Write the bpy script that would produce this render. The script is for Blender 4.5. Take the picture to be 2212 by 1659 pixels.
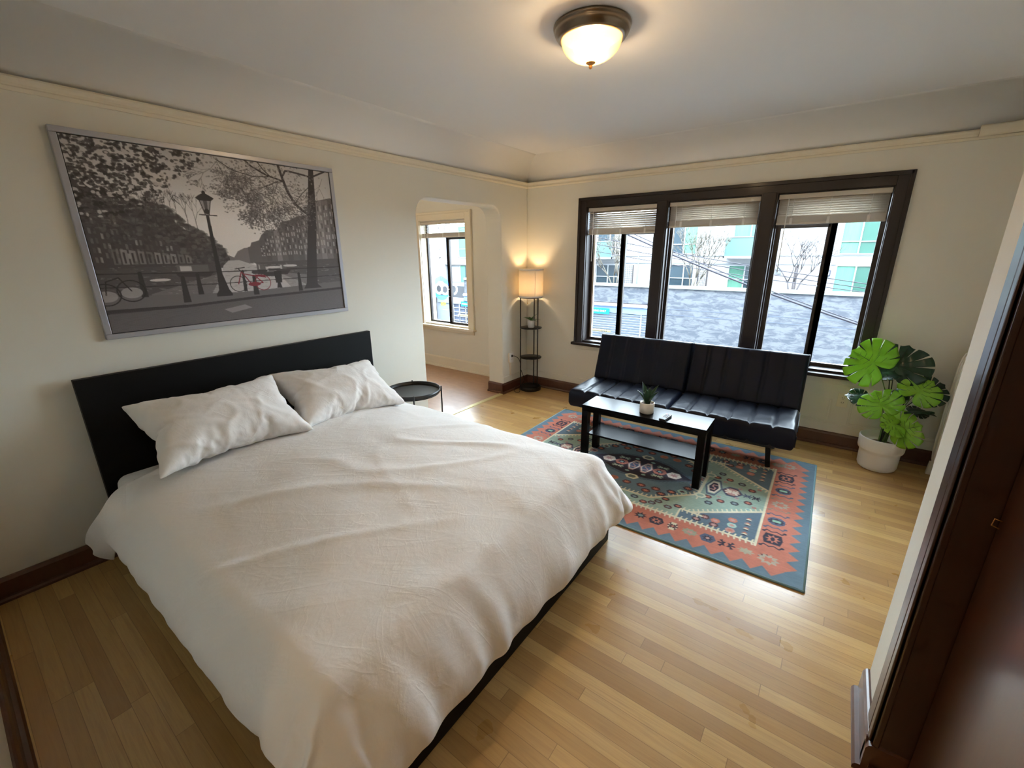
import bpy, bmesh, math, random, zlib, base64
import numpy as np
from mathutils import Vector, Matrix, noise
PI = math.pi
S = bpy.context.scene
for o in list(bpy.data.objects): bpy.data.objects.remove(o)

# ------------------------------------------------------------------ camera
YAW, PITCH, ROLL = -0.6413, 0.2955, -0.0071
CAM = Vector((2.9606, -4.2792, 1.5762))
Fv = Vector((math.sin(YAW)*math.cos(PITCH), math.cos(YAW)*math.cos(PITCH), -math.sin(PITCH)))
Rv = Vector((math.cos(YAW), -math.sin(YAW), 0)); Uv = Rv.cross(Fv)
R2 = Rv*math.cos(ROLL)+Uv*math.sin(ROLL); U2 = -Rv*math.sin(ROLL)+Uv*math.cos(ROLL)
cd = bpy.data.cameras.new('camera'); cam = bpy.data.objects.new('camera', cd); S.collection.objects.link(cam)
cd.sensor_width = 36; cd.sensor_fit = 'HORIZONTAL'; cd.lens = 36*934.513/2212; cd.clip_start = .02; cd.clip_end = 200
S.cycles.adaptive_threshold = .02; S.cycles.max_bounces = 9; S.cycles.diffuse_bounces = 5; S.cycles.glossy_bounces = 4; S.cycles.transparent_max_bounces = 10; S.cycles.sample_clamp_indirect = 8
cam.matrix_world = Matrix(((R2.x, U2.x, -Fv.x, CAM.x), (R2.y, U2.y, -Fv.y, CAM.y), (R2.z, U2.z, -Fv.z, CAM.z), (0, 0, 0, 1)))
S.camera = cam

# ------------------------------------------------------------------ light and exposure
S.view_settings.view_transform = 'Standard'; S.view_settings.look = 'None'
S.view_settings.gamma = 1; S.view_settings.use_curve_mapping = False
S.view_settings.exposure = 1.06
SKY = 14.0            # overcast daylight
LAMP = 0.8
w = bpy.data.worlds.new('overcast_sky'); S.world = w; w.use_nodes = True
bg = w.node_tree.nodes['Background']; bg.inputs[0].default_value = (.735, .89, 1, 1); bg.inputs[1].default_value = SKY
def lamp(name, kind, loc, energy, color, **k):
    l = bpy.data.lights.new(name, kind); l.energy = energy; l.color = color
    for a, b in k.items(): setattr(l, a, b)
    o = bpy.data.objects.new(name, l); o.location = loc; S.collection.objects.link(o); return o

# ------------------------------------------------------------------ helpers
class MB:
    """collects shapes into one mesh"""
    def __init__(s): s.v = []; s.f = []; s.sm = []; s.mi = []; s.cur = 0
    def add(s, V, F, smooth=False):
        n = len(s.v); s.v += [tuple(p) for p in V]
        for f in F: s.f.append([n+i for i in f]); s.sm.append(smooth); s.mi.append(s.cur)
        return s
    def box(s, x0, x1, y0, y1, z0, z1):
        V = [(x, y, z) for z in (z0, z1) for y in (y0, y1) for x in (x0, x1)]
        return s.add(V, [(0,2,3,1), (4,5,7,6), (0,1,5,4), (2,6,7,3), (0,4,6,2), (1,3,7,5)])
    def obox(s, c, ax, ay, az, hx, hy, hz):
        c = Vector(c); ax, ay, az = (Vector(a).normalized() for a in (ax, ay, az))
        V = [c+ax*hx*i+ay*hy*j+az*hz*k for k in (-1, 1) for j in (-1, 1) for i in (-1, 1)]
        return s.add(V, [(0,2,3,1), (4,5,7,6), (0,1,5,4), (2,6,7,3), (0,4,6,2), (1,3,7,5)])
    def prism(s, poly, d, axis='x', off=0.0):
        """poly in the plane normal to axis, extruded from off to off+d"""
        def P(a, b, t): return {'x': (t, a, b), 'y': (a, t, b), 'z': (a, b, t)}[axis]
        n = len(poly); V = [P(a, b, off) for a, b in poly]+[P(a, b, off+d) for a, b in poly]
        F = [list(range(n))[::-1], list(range(n, 2*n))]+[(i, (i+1) % n, n+(i+1) % n, n+i) for i in range(n)]
        return s.add(V, F)
    def lathe(s, prof, seg=32, c=(0, 0, 0), caps=True):
        V = []; F = []; n = len(prof)
        for k in range(seg):
            a = 2*PI*k/seg
            for r, z in prof: V.append((c[0]+r*math.cos(a), c[1]+r*math.sin(a), c[2]+z))
        for k in range(seg):
            for i in range(n-1):
                a, b = k*n+i, ((k+1) % seg)*n+i
                F.append((a, b, b+1, a+1))
        s.add(V, F, True)
        return s
    def tube(s, pts, r, seg=8, closed=False, rr=None):
        pts = [Vector(p) for p in pts]; V = []; F = []; m = len(pts); up = None
        for i, p in enumerate(pts):
            t = (pts[min(i+1, m-1)]-pts[max(i-1, 0)])
            if t.length < 1e-9: t = Vector((0, 0, 1))
            t.normalize()
            if up is None: up = t.orthogonal().normalized()
            up = (up-t*up.dot(t)); up = up.normalized() if up.length > 1e-6 else t.orthogonal().normalized()
            b = t.cross(up); q = rr[i] if rr else r
            for k in range(seg):
                a = 2*PI*k/seg; V.append(p+(up*math.cos(a)+b*math.sin(a))*q)
        for i in range(m-1):
            for k in range(seg):
                F.append((i*seg+k, i*seg+(k+1) % seg, (i+1)*seg+(k+1) % seg, (i+1)*seg+k))
        s.add(V, F, True)
        n0 = len(s.v)-len(V)
        s.f.append([n0+k for k in range(seg)][::-1]); s.sm.append(False); s.mi.append(s.cur)
        s.f.append([n0+(m-1)*seg+k for k in range(seg)]); s.sm.append(False); s.mi.append(s.cur)
        return s
    def grid(s, nx, ny, fn, smooth=True, wrap=False):
        V = [fn(i/nx, j/ny) for i in range(nx+1) for j in range(ny+1)]
        F = [(i*(ny+1)+j, (i+1)*(ny+1)+j, (i+1)*(ny+1)+j+1, i*(ny+1)+j+1) for i in range(nx) for j in range(ny)]
        return s.add(V, F, smooth)
    def ball(s, c, r, seg=12, ring=8, sz=1):
        return s.lathe([(max(1e-4, r*math.sin(PI*i/ring)), -r*sz*math.cos(PI*i/ring)) for i in range(ring+1)], seg, c)
    def build(s, name, m, parent=None, bevel=0, seg=2, sub=0, smooth_all=False, solid=0):
        me = bpy.data.meshes.new(name); me.from_pydata(s.v, [], s.f); me.validate()
        for p, sm, mi in zip(me.polygons, s.sm, s.mi): p.use_smooth = sm or smooth_all; p.material_index = mi
        for q in (m if isinstance(m, (list, tuple)) else [m]): me.materials.append(q)
        bm = bmesh.new(); bm.from_mesh(me); bmesh.ops.recalc_face_normals(bm, faces=bm.faces); bm.to_mesh(me); bm.free()
        o = bpy.data.objects.new(name, me); S.collection.objects.link(o)
        if parent is not None: o.parent = parent
        if solid:
            q = o.modifiers.new('thick', 'SOLIDIFY'); q.thickness = solid; q.offset = 0
        if bevel:
            q = o.modifiers.new('bevel', 'BEVEL'); q.width = bevel; q.segments = seg; q.limit_method = 'ANGLE'; q.angle_limit = .6
            q.harden_normals = False
        if sub:
            q = o.modifiers.new('sub', 'SUBSURF'); q.levels = sub; q.render_levels = sub
        return o
def tag(o, label=None, cat=None, group=None, kind=None):
    if label: o['label'] = label
    if cat: o['category'] = cat
    if group: o['group'] = group
    if kind: o['kind'] = kind
    return o
def thing(name, label, cat, loc=(0, 0, 0), rz=0, group=None):
    o = bpy.data.objects.new(name, None); S.collection.objects.link(o); o.empty_display_size = .05
    o.location = loc; o.rotation_euler = (0, 0, rz)
    return tag(o, label, cat, group)
def struct(o): o['kind'] = 'structure'; return o

# ------------------------------------------------------------------ materials
def srgb(r, g, b):
    return tuple(((c/255)/12.92 if c/255 <= .04045 else ((c/255+.055)/1.055)**2.4) for c in (r, g, b))+(1,)
def mat(name, col, rough=.5, metal=0, spec=.5, bump=0, bscale=60, var=0, vscale=6, coat=0, sheen=0, stretch=None, trans=0, emit=None, es=0, bdist=.002, crough=.1):
    m = bpy.data.materials.new(name); m.use_nodes = True; nt = m.node_tree; N = nt.nodes; L = nt.links
    p = N['Principled BSDF']; p.inputs['Base Color'].default_value = col; p.inputs['Roughness'].default_value = rough
    p.inputs['Metallic'].default_value = metal; p.inputs['Specular IOR Level'].default_value = spec
    p.inputs['Coat Weight'].default_value = coat; p.inputs['Coat Roughness'].default_value = crough; p.inputs['Sheen Weight'].default_value = sheen
    p.inputs['Transmission Weight'].default_value = trans
    if emit: p.inputs['Emission Color'].default_value = emit; p.inputs['Emission Strength'].default_value = es
    tc = N.new('ShaderNodeTexCoord'); mp = N.new('ShaderNodeMapping'); L.new(tc.outputs['Object'], mp.inputs[0])
    if stretch: mp.inputs['Scale'].default_value = stretch
    if var:
        t = N.new('ShaderNodeTexNoise'); t.inputs['Scale'].default_value = vscale; t.inputs['Detail'].default_value = 5; L.new(mp.outputs[0], t.inputs[0])
        mx = N.new('ShaderNodeMix'); mx.data_type = 'RGBA'; L.new(t.outputs[0], mx.inputs[0])
        mx.inputs[6].default_value = tuple(c*(1-var) for c in col[:3])+(1,); mx.inputs[7].default_value = tuple(min(1, c*(1+var)) for c in col[:3])+(1,)
        L.new(mx.outputs[2], p.inputs['Base Color'])
    if bump:
        t = N.new('ShaderNodeTexNoise'); t.inputs['Scale'].default_value = bscale; t.inputs['Detail'].default_value = 4; L.new(mp.outputs[0], t.inputs[0])
        b = N.new('ShaderNodeBump'); b.inputs['Strength'].default_value = bump; b.inputs['Distance'].default_value = bdist
        L.new(t.outputs[0], b.inputs['Height']); L.new(b.outputs[0], p.inputs['Normal'])
    return m
class NT:
    def __init__(s, name):
        s.m = bpy.data.materials.new(name); s.m.use_nodes = True; s.N = s.m.node_tree.nodes; s.L = s.m.node_tree.links; s.p = s.N['Principled BSDF']
    def _in(s, sock, v):
        if isinstance(v, (int, float)): sock.default_value = v
        elif isinstance(v, (tuple, list)): sock.default_value = v
        else: s.L.new(v, sock)
    def math(s, op, a, b=0, c=0):
        n = s.N.new('ShaderNodeMath'); n.operation = op
        for k, v in enumerate((a, b, c)): s._in(n.inputs[k], v)
        return n.outputs[0]
    def xyz(s, src='Object'):
        t = s.N.new('ShaderNodeTexCoord'); q = s.N.new('ShaderNodeSeparateXYZ'); s.L.new(t.outputs[src], q.inputs[0]); return q.outputs
    def comb(s, x, y, z):
        n = s.N.new('ShaderNodeCombineXYZ')
        for k, v in enumerate((x, y, z)): s._in(n.inputs[k], v)
        return n.outputs[0]
    def white(s, vec):
        n = s.N.new('ShaderNodeTexWhiteNoise'); s.L.new(vec, n.inputs[0]); return n.outputs[0]
    def noise(s, vec, scale, detail=4, rough=.5, dist=0):
        n = s.N.new('ShaderNodeTexNoise'); s._in(n.inputs[0], vec); n.inputs['Scale'].default_value = scale
        n.inputs['Detail'].default_value = detail; n.inputs['Roughness'].default_value = rough; n.inputs['Distortion'].default_value = dist
        return n.outputs[0]
    def ramp(s, f, stops, interp='LINEAR'):
        n = s.N.new('ShaderNodeValToRGB'); s._in(n.inputs[0], f); r = n.color_ramp; r.interpolation = interp
        while len(r.elements) < len(stops): r.elements.new(.5)
        for e, (pos, c) in zip(r.elements, stops): e.position = pos; e.color = c
        return n.outputs[0]
    def mix(s, f, a, b, bl='MIX'):
        n = s.N.new('ShaderNodeMix'); n.data_type = 'RGBA'; n.blend_type = bl
        s._in(n.inputs[0], f); s._in(n.inputs[6], a); s._in(n.inputs[7], b); return n.outputs[2]
    def bump(s, h, st=.3, d=.002):
        n = s.N.new('ShaderNodeBump'); n.inputs['Strength'].default_value = st; n.inputs['Distance'].default_value = d
        s.L.new(h, n.inputs['Height']); s.L.new(n.outputs[0], s.p.inputs['Normal'])

def oak():
    t = NT('oak_floor'); x, y, z = t.xyz()
    W = .058
    row = t.math('FLOOR', t.math('DIVIDE', y, W))
    r1 = t.white(t.comb(row, 3.1, 0)); ln = t.math('ADD', t.math('MULTIPLY', t.white(t.comb(row, 7.7, 1)), .5), .75)
    u = t.math('DIVIDE', t.math('ADD', x, t.math('MULTIPLY', r1, 9)), ln); col = t.math('FLOOR', u)
    h = t.white(t.comb(row, col, 2)); h2 = t.white(t.comb(col, row, 5))
    base = t.ramp(h, [(0, srgb(170, 130, 78)), (.2, srgb(181, 142, 86)), (.6, srgb(194, 155, 95)), (.85, srgb(208, 171, 110)), (1, srgb(174, 133, 80))])
    gv = t.comb(t.math('ADD', t.math('MULTIPLY', x, 2.2), t.math('MULTIPLY', h2, 31)), t.math('MULTIPLY', y, 45), t.math('MULTIPLY', h, 11))
    g = t.noise(gv, 1.6, 6, .6, 1.2)
    c1 = t.mix(t.math('MULTIPLY', t.math('SMOOTHSTEP', g, .45, .75) if False else t.ramp(g, [(.42, (0, 0, 0, 1)), (.72, (1, 1, 1, 1))]), .34), base, srgb(142, 100, 60))
    st = t.noise(t.comb(x, y, 0), 2.3, 3); c1 = t.mix(t.math('MULTIPLY', t.ramp(st, [(.5, (0, 0, 0, 1)), (.8, (1, 1, 1, 1))]), .35), c1, srgb(196, 160, 112))
    fy = t.math('ABSOLUTE', t.math('SUBTRACT', t.math('FRACT', t.math('DIVIDE', y, W)), .5))
    gy = t.math('GREATER_THAN', fy, .484)
    fx = t.math('ABSOLUTE', t.math('SUBTRACT', t.math('FRACT', u), .5)); gx = t.math('GREATER_THAN', fx, .4988)
    gap = t.math('MAXIMUM', gy, gx)
    c2 = t.mix(t.math('MULTIPLY', gap, .45), c1, srgb(80, 50, 26))
    t.L.new(c2, t.p.inputs['Base Color'])
    rn = t.ramp(t.noise(t.comb(x, y, 0), 5, 4), [(.3, (.26, .26, .26, 1)), (.7, (.42, .42, .42, 1))]); t.L.new(rn, t.p.inputs['Roughness'])
    t.p.inputs['Coat Weight'].default_value = .25; t.p.inputs['Coat Roughness'].default_value = .22
    t.bump(t.math('SUBTRACT', t.math('MULTIPLY', g, .25), gap), .25, .0012)
    return t.m
def wall_paint(name, a, b, bs=.12):
    t = NT(name); x, y, z = t.xyz(); v = t.comb(x, y, z)
    t.L.new(t.mix(t.noise(v, 1.3, 4), a, b), t.p.inputs['Base Color']); t.p.inputs['Roughness'].default_value = .55
    t.p.inputs['Specular IOR Level'].default_value = .35
    t.bump(t.math('ADD', t.noise(v, 9, 3), t.math('MULTIPLY', t.noise(v, 70, 3), .35)), bs, .004)
    return t.m
def dark_wood(name, a, b, rough=.3, coat=.4):
    t = NT(name); x, y, z = t.xyz()
    g = t.noise(t.comb(t.math('MULTIPLY', x, 22), t.math('MULTIPLY', y, 22), t.math('MULTIPLY', z, 3)), 1.5, 5, .6, .8)
    t.L.new(t.mix(g, a, b), t.p.inputs['Base Color']); t.p.inputs['Roughness'].default_value = rough; t.p.inputs['Coat Weight'].default_value = coat
    t.p.inputs['Coat Roughness'].default_value = .15; t.bump(g, .08, .001); return t.m
def attr_mat(name, rough, bump=0, bs=400, coat=0, weave=False):
    t = NT(name); a = t.N.new('ShaderNodeAttribute'); a.attribute_name = 'ink'
    x, y, z = t.xyz(); c = a.outputs['Color']
    if weave:
        n = t.noise(t.comb(t.math('MULTIPLY', x, 12), t.math('MULTIPLY', y, 160), 0), 1.5, 3)
        c = t.mix(.45, c, t.mix(1, c, t.ramp(n, [(.25, (.7, .7, .7, 1)), (.75, (1, 1, 1, 1))]), 'MULTIPLY'))
        t.bump(t.noise(t.comb(x, y, 0), bs, 2), .5, .002)
    t.L.new(c, t.p.inputs['Base Color']); t.p.inputs['Roughness'].default_value = rough; t.p.inputs['Coat Weight'].default_value = coat
    t.p.inputs['Specular IOR Level'].default_value = .2 if weave else .5
    return t.m
def glass(name, tint=(1, 1, 1, 1), refl=.05):
    m = bpy.data.materials.new(name); m.use_nodes = True; N = m.node_tree.nodes; L = m.node_tree.links; N.clear()
    o = N.new('ShaderNodeOutputMaterial'); mx = N.new('ShaderNodeMixShader'); tr = N.new('ShaderNodeBsdfTransparent'); gl = N.new('ShaderNodeBsdfGlossy')
    tr.inputs[0].default_value = tint; gl.inputs['Roughness'].default_value = .02; fr = N.new('ShaderNodeLayerWeight'); fr.inputs[0].default_value = .15
    mm = N.new('ShaderNodeMath'); mm.operation = 'MULTIPLY_ADD'; L.new(fr.outputs['Fresnel'], mm.inputs[0]); mm.inputs[1].default_value = .6; mm.inputs[2].default_value = refl*.3
    L.new(mm.outputs[0], mx.inputs[0]); L.new(tr.outputs[0], mx.inputs[1]); L.new(gl.outputs[0], mx.inputs[2]); L.new(mx.outputs[0], o.inputs[0]); return m
def cloth_mat(name, col, transl=0):
    t = NT(name); x, y, z = t.xyz(); v = t.comb(x, y, z)
    t.p.inputs['Base Color'].default_value = col; t.p.inputs['Roughness'].default_value = .85; t.p.inputs['Sheen Weight'].default_value = .25
    t.p.inputs['Specular IOR Level'].default_value = .2
    w1 = t.noise(v, 7, 5, .6, .35); w2 = t.noise(t.comb(t.math('MULTIPLY', x, 3), y, z), 16, 4, .6, .8)
    t.bump(t.math('ADD', w1, t.math('MULTIPLY', w2, .45)), .30, .012)
    # pulled creases: long thin ridges running two ways
    def ridge(ax, ay, az, sc, seed, wv):
        q = t.noise(t.comb(t.math('ADD', ax, seed), ay, az), sc, 3, .55, wv); return t.ramp(t.math('ABSOLUTE', t.math('SUBTRACT', q, .5)), [(0, (1, 1, 1, 1)), (.05, (.35, .35, .35, 1)), (.16, (0, 0, 0, 1))])
    d1 = t.math('ADD', t.math('MULTIPLY', x, .8), t.math('MULTIPLY', y, .6)); d2 = t.math('SUBTRACT', t.math('MULTIPLY', y, .8), t.math('MULTIPLY', x, .6))
    r1 = ridge(t.math('MULTIPLY', d1, 1.0), t.math('MULTIPLY', d2, 3.6), t.math('MULTIPLY', z, 1.4), 2.1, 3.0, .7); r2 = ridge(t.math('MULTIPLY', d1, 4.2), t.math('MULTIPLY', d2, 2.2), t.math('MULTIPLY', z, 1.2), 2.6, 9.0, 1.0)
    msk = t.noise(v, 1.7, 2)
    t.bump(t.math('ADD', t.math('ADD', t.math('MULTIPLY', w1, .8), t.math('MULTIPLY', w2, .3)), t.math('ADD', t.math('MULTIPLY', r1, t.math('MULTIPLY', msk, .30)), t.math('MULTIPLY', r2, .08))), .34, .012); return t.m
def leaf_mat(name, a, b, rough=.35):
    t = NT(name); x, y, z = t.xyz('Generated'); v = t.comb(x, y, z)
    t.L.new(t.mix(t.noise(v, 4, 3), a, b), t.p.inputs['Base Color']); t.p.inputs['Roughness'].default_value = rough
    t.p.inputs['Coat Weight'].default_value = .3
    tl = t.N.new('ShaderNodeBsdfTranslucent'); tl.inputs[0].default_value = tuple(min(1, q*1.2) for q in a[:3])+(1,)
    mx = t.N.new('ShaderNodeMixShader'); mx.inputs[0].default_value = .3
    out = t.N['Material Output']; t.L.new(t.p.outputs[0], mx.inputs[1]); t.L.new(tl.outputs[0], mx.inputs[2]); t.L.new(mx.outputs[0], out.inputs[0])
    return t.m
M = {}
M['oak'] = oak()
M['wall'] = wall_paint('cream_wall_paint', srgb(222, 219, 206), srgb(226, 223, 212))
M['ceil'] = wall_paint('ceiling_paint', srgb(238, 239, 240), srgb(241, 242, 243), .08)
M['trimw'] = wall_paint('painted_trim', srgb(228, 218, 196), srgb(232, 224, 204), .05)
M['bbwood'] = dark_wood('baseboard_wood', srgb(96, 56, 38), srgb(70, 38, 26), .35)
M['winwood'] = dark_wood('window_wood', srgb(34, 17, 15), srgb(22, 12, 12), .5, .08)
M['sash'] = mat('sash_metal', srgb(52, 45, 42), .45)
M['doorwood'] = dark_wood('door_wood', srgb(78, 38, 20), srgb(52, 24, 14), .33, .4)
M['casing'] = dark_wood('casing_wood', srgb(66, 38, 30), srgb(48, 27, 22), .35, .3)
M['lino'] = mat('brown_linoleum', srgb(176, 136, 104), .4, var=.22, vscale=9, bump=.05, stretch=(1, 2.2, 1), coat=.2)
M['brass'] = mat('threshold_strip', srgb(206, 190, 132), .4, metal=.3)
M['glass'] = glass('window_glass')
M['blind'] = mat('blind_vinyl', srgb(204, 196, 184), .5)
M['white'] = mat('white_plastic', srgb(232, 230, 225), .35)
M['sheet'] = cloth_mat('white_cotton', srgb(238, 236, 234))
M['black'] = mat('black_brown_veneer', srgb(8, 8, 9), .55, spec=.2, bump=.03, bscale=90, var=.2, vscale=3, stretch=(2, 30, 30))
M['lacquer'] = mat('black_lacquer', srgb(12, 12, 15), .26, spec=.12)
M['bmetal'] = mat('black_metal', srgb(20, 19, 20), .38)
M['leather'] = mat('black_faux_leather', srgb(13, 20, 38), .40, bump=.25, bscale=220, bdist=.001, spec=.22)
M['silver'] = mat('silver_frame', srgb(176, 178, 186), .35, metal=.35)
M['ink'] = attr_mat('printed_photo', .6)
M['rug'] = attr_mat('woven_rug', .95, weave=True)
M['rugedge'] = mat('rug_binding', srgb(126, 158, 166), .9, bump=.3, bscale=200)
M['pot'] = mat('cream_pot', srgb(222, 214, 200), .35)
M['potw'] = mat('white_pot', srgb(228, 228, 226), .35)
M['soil'] = mat('soil', srgb(92, 72, 56), .95, bump=.8, bscale=120, var=.4, vscale=60)
M['stem'] = mat('plant_stem', srgb(78, 104, 44), .5)
M['stemd'] = mat('dark_plant_stem', srgb(38, 44, 30), .6)
M['leafA'] = leaf_mat('backlit_leaf', srgb(148, 198, 52), srgb(118, 178, 42))  # brighter lime copy of the leaf green: backlight put into the colour
M['leafB'] = leaf_mat('dark_leaf', srgb(30, 72, 48), srgb(20, 54, 38), .28)
M['leafC'] = leaf_mat('sansevieria_leaf', srgb(58, 92, 62), srgb(38, 66, 48))
M['leafD'] = leaf_mat('succulent_leaf', srgb(96, 138, 70), srgb(70, 112, 58))
M['rad'] = mat('radiator_enamel', srgb(232, 226, 210), .3)
M['nickel'] = mat('brushed_nickel', srgb(140, 126, 110), .28, metal=.9, bump=.05, bscale=200)
M['gold'] = mat('gold_finial', srgb(200, 150, 90), .3, metal=.8)
M['cord'] = mat('black_cord', srgb(16, 15, 18), .5)
# ------------------------------------------------------------------ bedding shapes: two stitched sheets, inflated and dropped on the bed
def cloth_drop(nx, ny, fn, frames, press, mass, shrink, bend, boxes, gravity, jitter=0):
    r = random.Random(jitter); V = []; F = []; idx = [{}, {}]
    for l in (0, 1):
        for i in range(nx+1):
            for j in range(ny+1):
                edge = i in (0, nx) or j in (0, ny)
                if l and edge: idx[1][i, j] = idx[0][i, j]; continue
                x, y, z = fn(i/nx, j/ny); idx[l][i, j] = len(V)
                V.append((x+r.uniform(-.001, .001), y+r.uniform(-.001, .001), z+(0 if edge else (.012 if l == 0 else -.012))+r.uniform(-.001, .001)))
        for i in range(nx):
            for j in range(ny):
                q = [idx[l][i, j], idx[l][i+1, j], idx[l][i+1, j+1], idx[l][i, j+1]]; F.append(q if l == 0 else q[::-1])
    made = []
    for (x0, x1, y0, y1, z0, z1, bv) in boxes:
        bm = bmesh.new(); bmesh.ops.create_cube(bm, size=1)
        for v in bm.verts: v.co = ((x0+x1)/2+v.co.x*(x1-x0), (y0+y1)/2+v.co.y*(y1-y0), (z0+z1)/2+v.co.z*(z1-z0))
        if bv: bmesh.ops.bevel(bm, geom=list(bm.edges), offset=bv, segments=4, affect='EDGES', profile=.5)
        me = bpy.data.meshes.new('form'); bm.to_mesh(me); bm.free(); o = bpy.data.objects.new('form', me); S.collection.objects.link(o); made.append(o)
        o.modifiers.new('c', 'COLLISION'); o.collision.thickness_outer = .012; o.collision.cloth_friction = 25
    me = bpy.data.meshes.new('cloth'); me.from_pydata(V, [], F); o = bpy.data.objects.new('cloth', me); S.collection.objects.link(o); made.append(o)
    c = o.modifiers.new('cloth', 'CLOTH'); s = c.settings
    s.quality = 7 if boxes else 5; s.mass = mass; s.tension_stiffness = 25; s.compression_stiffness = 18 if boxes else 25; s.shear_stiffness = 6; s.bending_stiffness = bend; s.air_damping = 2.5
    s.tension_damping = 5; s.compression_damping = 5; s.shear_damping = 5; s.use_pressure = True; s.uniform_pressure_force = press; s.shrink_min = shrink
    c.collision_settings.collision_quality = 3; c.collision_settings.distance_min = .008; c.collision_settings.use_self_collision = False; c.collision_settings.self_distance_min = .004
    S.gravity = (0, 0, -gravity); S.frame_start = 1; S.frame_end = frames; c.point_cache.frame_start = 1; c.point_cache.frame_end = frames
    for f in range(1, frames+1): S.frame_set(f)
    ev = o.evaluated_get(bpy.context.evaluated_depsgraph_get()).data; co = np.empty(len(ev.vertices)*3); ev.vertices.foreach_get('co', co); co = co.reshape(-1, 3)
    for q in made: d = q.data; bpy.data.objects.remove(q); bpy.data.meshes.remove(d)
    S.frame_set(1); S.frame_end = 1; n, m = nx+1, ny+1; top = co[:n*m].reshape(n, m, 3).copy(); bot = top.copy(); bot[1:-1, 1:-1] = co[n*m:].reshape(n-2, m-2, 3)
    return top, bot
DUVET = cloth_drop(96, 98, lambda u, v: (.42+1.905*u, -4.09+1.965*v, .60+.01*math.sin(15*u+6*v)), 62, 4.2, .165, -.10, .05,
                   [(.09, 2.09, -3.925, -2.285, .2, .50, .05), (.09, 2.14, -3.945, -2.262, 0, .37, .01), (-.1, .085, -3.96, -2.25, 0, 1.0, .005), (-1, 5, -6, 0, -.2, 0, 0)], 9.81)
PIL = {k: cloth_drop(56, 38, lambda u, v: ((u-.5)*.76, (v-.5)*.52, .006*math.sin(17*u+5*v)), 34, 7.5, .12, -.02, .12, [], .3, k) for k in (1, 2)}
# ------------------------------------------------------------------ room shell (x along the window wall, y towards the street, corner at 0,0)
XR, YN, HC, ZC = 3.95, -4.45, 2.5, 2.245
struct(MB().box(0, XR+.6, -6.6, 0, -.12, 0).build('floor', M['oak']))
struct(MB().box(-3.2, 0, -2.6, 0, -.12, 0).build('floor_alcove', M['lino']))
struct(MB().prism([(-.035, 0), (-.028, .005), (.018, .005), (.025, 0)], 1.16, 'y', -1.645).build('trim_threshold', M['brass']))
# left wall with the rounded opening
A0, A1, AZ, AR = -1.64, -.487, 2.03, .15
pl = [(-6.6, 0), (A0, 0)]
for k in range(9): a = PI-k*PI/16; pl.append((A0+AR+AR*math.cos(a), AZ-AR+AR*math.sin(a)))
for k in range(9): a = PI/2-k*PI/16; pl.append((A1-AR+AR*math.cos(a), AZ-AR+AR*math.sin(a)))
pl += [(A1, 0), (0, 0), (0, 2.62), (-6.6, 2.62)]
struct(MB().prism(pl, .21, 'x', -.21).build('wall_left', M['wall'], bevel=.012, seg=3))
# window wall: y 0 .. .22
WX0, WX1, WZ0, WZ1 = .735, 3.165, .615, 2.02
VX0, VX1, VZ0, VZ1 = -1.80, -.93, .60, 1.995
mb = MB()
for x0, x1, z0, z1 in [(-3.2, VX0, -.1, 2.62), (VX0, VX1, -.1, VZ0), (VX0, VX1, VZ1, 2.62), (VX1, WX0, -.1, 2.62), (WX0, WX1, -.1, WZ0), (WX0, WX1, WZ1, 2.62), (WX1, XR+.8, -.1, 2.62)]:
    mb.box(x0, x1, 0, .22, z0, z1)
struct(mb.build('wall_window', M['wall']))
struct(MB().box(XR, XR+.15, -2.6, .02, 0, 2.62).build('wall_right', M['wall']))
struct(MB().box(-.05, 2.25, YN-.12, YN, 0, 2.62).build('wall_near', M['wall']))
struct(MB().box(-.21, XR+.8, -6.7, -6.6, 0, 2.62).build('wall_hallway', M['wall']))
struct(MB().box(XR+.45, XR+.6, -6.6, -2.5, 0, 2.62).build('wall_closet', M['wall']))
PX, PY0, PY1 = 3.28, -2.83, -2.545
struct(MB().box(PX, XR+.5, PY0, PY1, 0, 2.62).build('wall_partition', M['wall'], bevel=.006, seg=2))
struct(MB().box(-3.3, -3.2, -2.7, .2, 0, 2.62).box(-3.2, -.21, -2.7, -2.6, 0, 2.62).build('wall_alcove', M['wall']))
# ceiling slab with a plaster cove along left and window walls
R0 = .26
def cove(mb, along, a0, a1, off, sgn):
    """quarter-round plaster between wall and ceiling; along 'y': the wall is x=off; along 'x': the wall is y=off"""
    n = 10; prof = []
    for k in range(n+1):
        a = k*PI/2/n; prof.append((R0*1.25-R0*1.25*math.cos(a), ZC+.055+(HC-ZC-.055)*math.sin(a)))
    poly = [(0, ZC+.055)]+prof[1:]+[(R0*1.25, HC+.1), (0, HC+.1)]
    if along == 'y': mb.prism([(off+sgn*p, q) for p, q in poly], a1-a0, 'y', a0)
    else: mb.prism([(off+sgn*p, q) for p, q in poly], a1-a0, 'x', a0)
mb = MB().box(-3.3, XR+.7, -6.7, .2, HC, HC+.12)
cove(mb, 'y', YN, 0, 0, 1); cove(mb, 'x', 0, XR, 0, -1); cove(mb, 'y', -2.5, 0, XR, -1); cove(mb, 'x', 0, 2.25, YN, 1)
c_ = mb.build('ceiling', M['ceil']); struct(c_)
for p in c_.data.polygons: p.use_smooth = len(p.vertices) == 4 and abs(p.normal.z) > .05 and abs(p.normal.z) < .999
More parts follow.
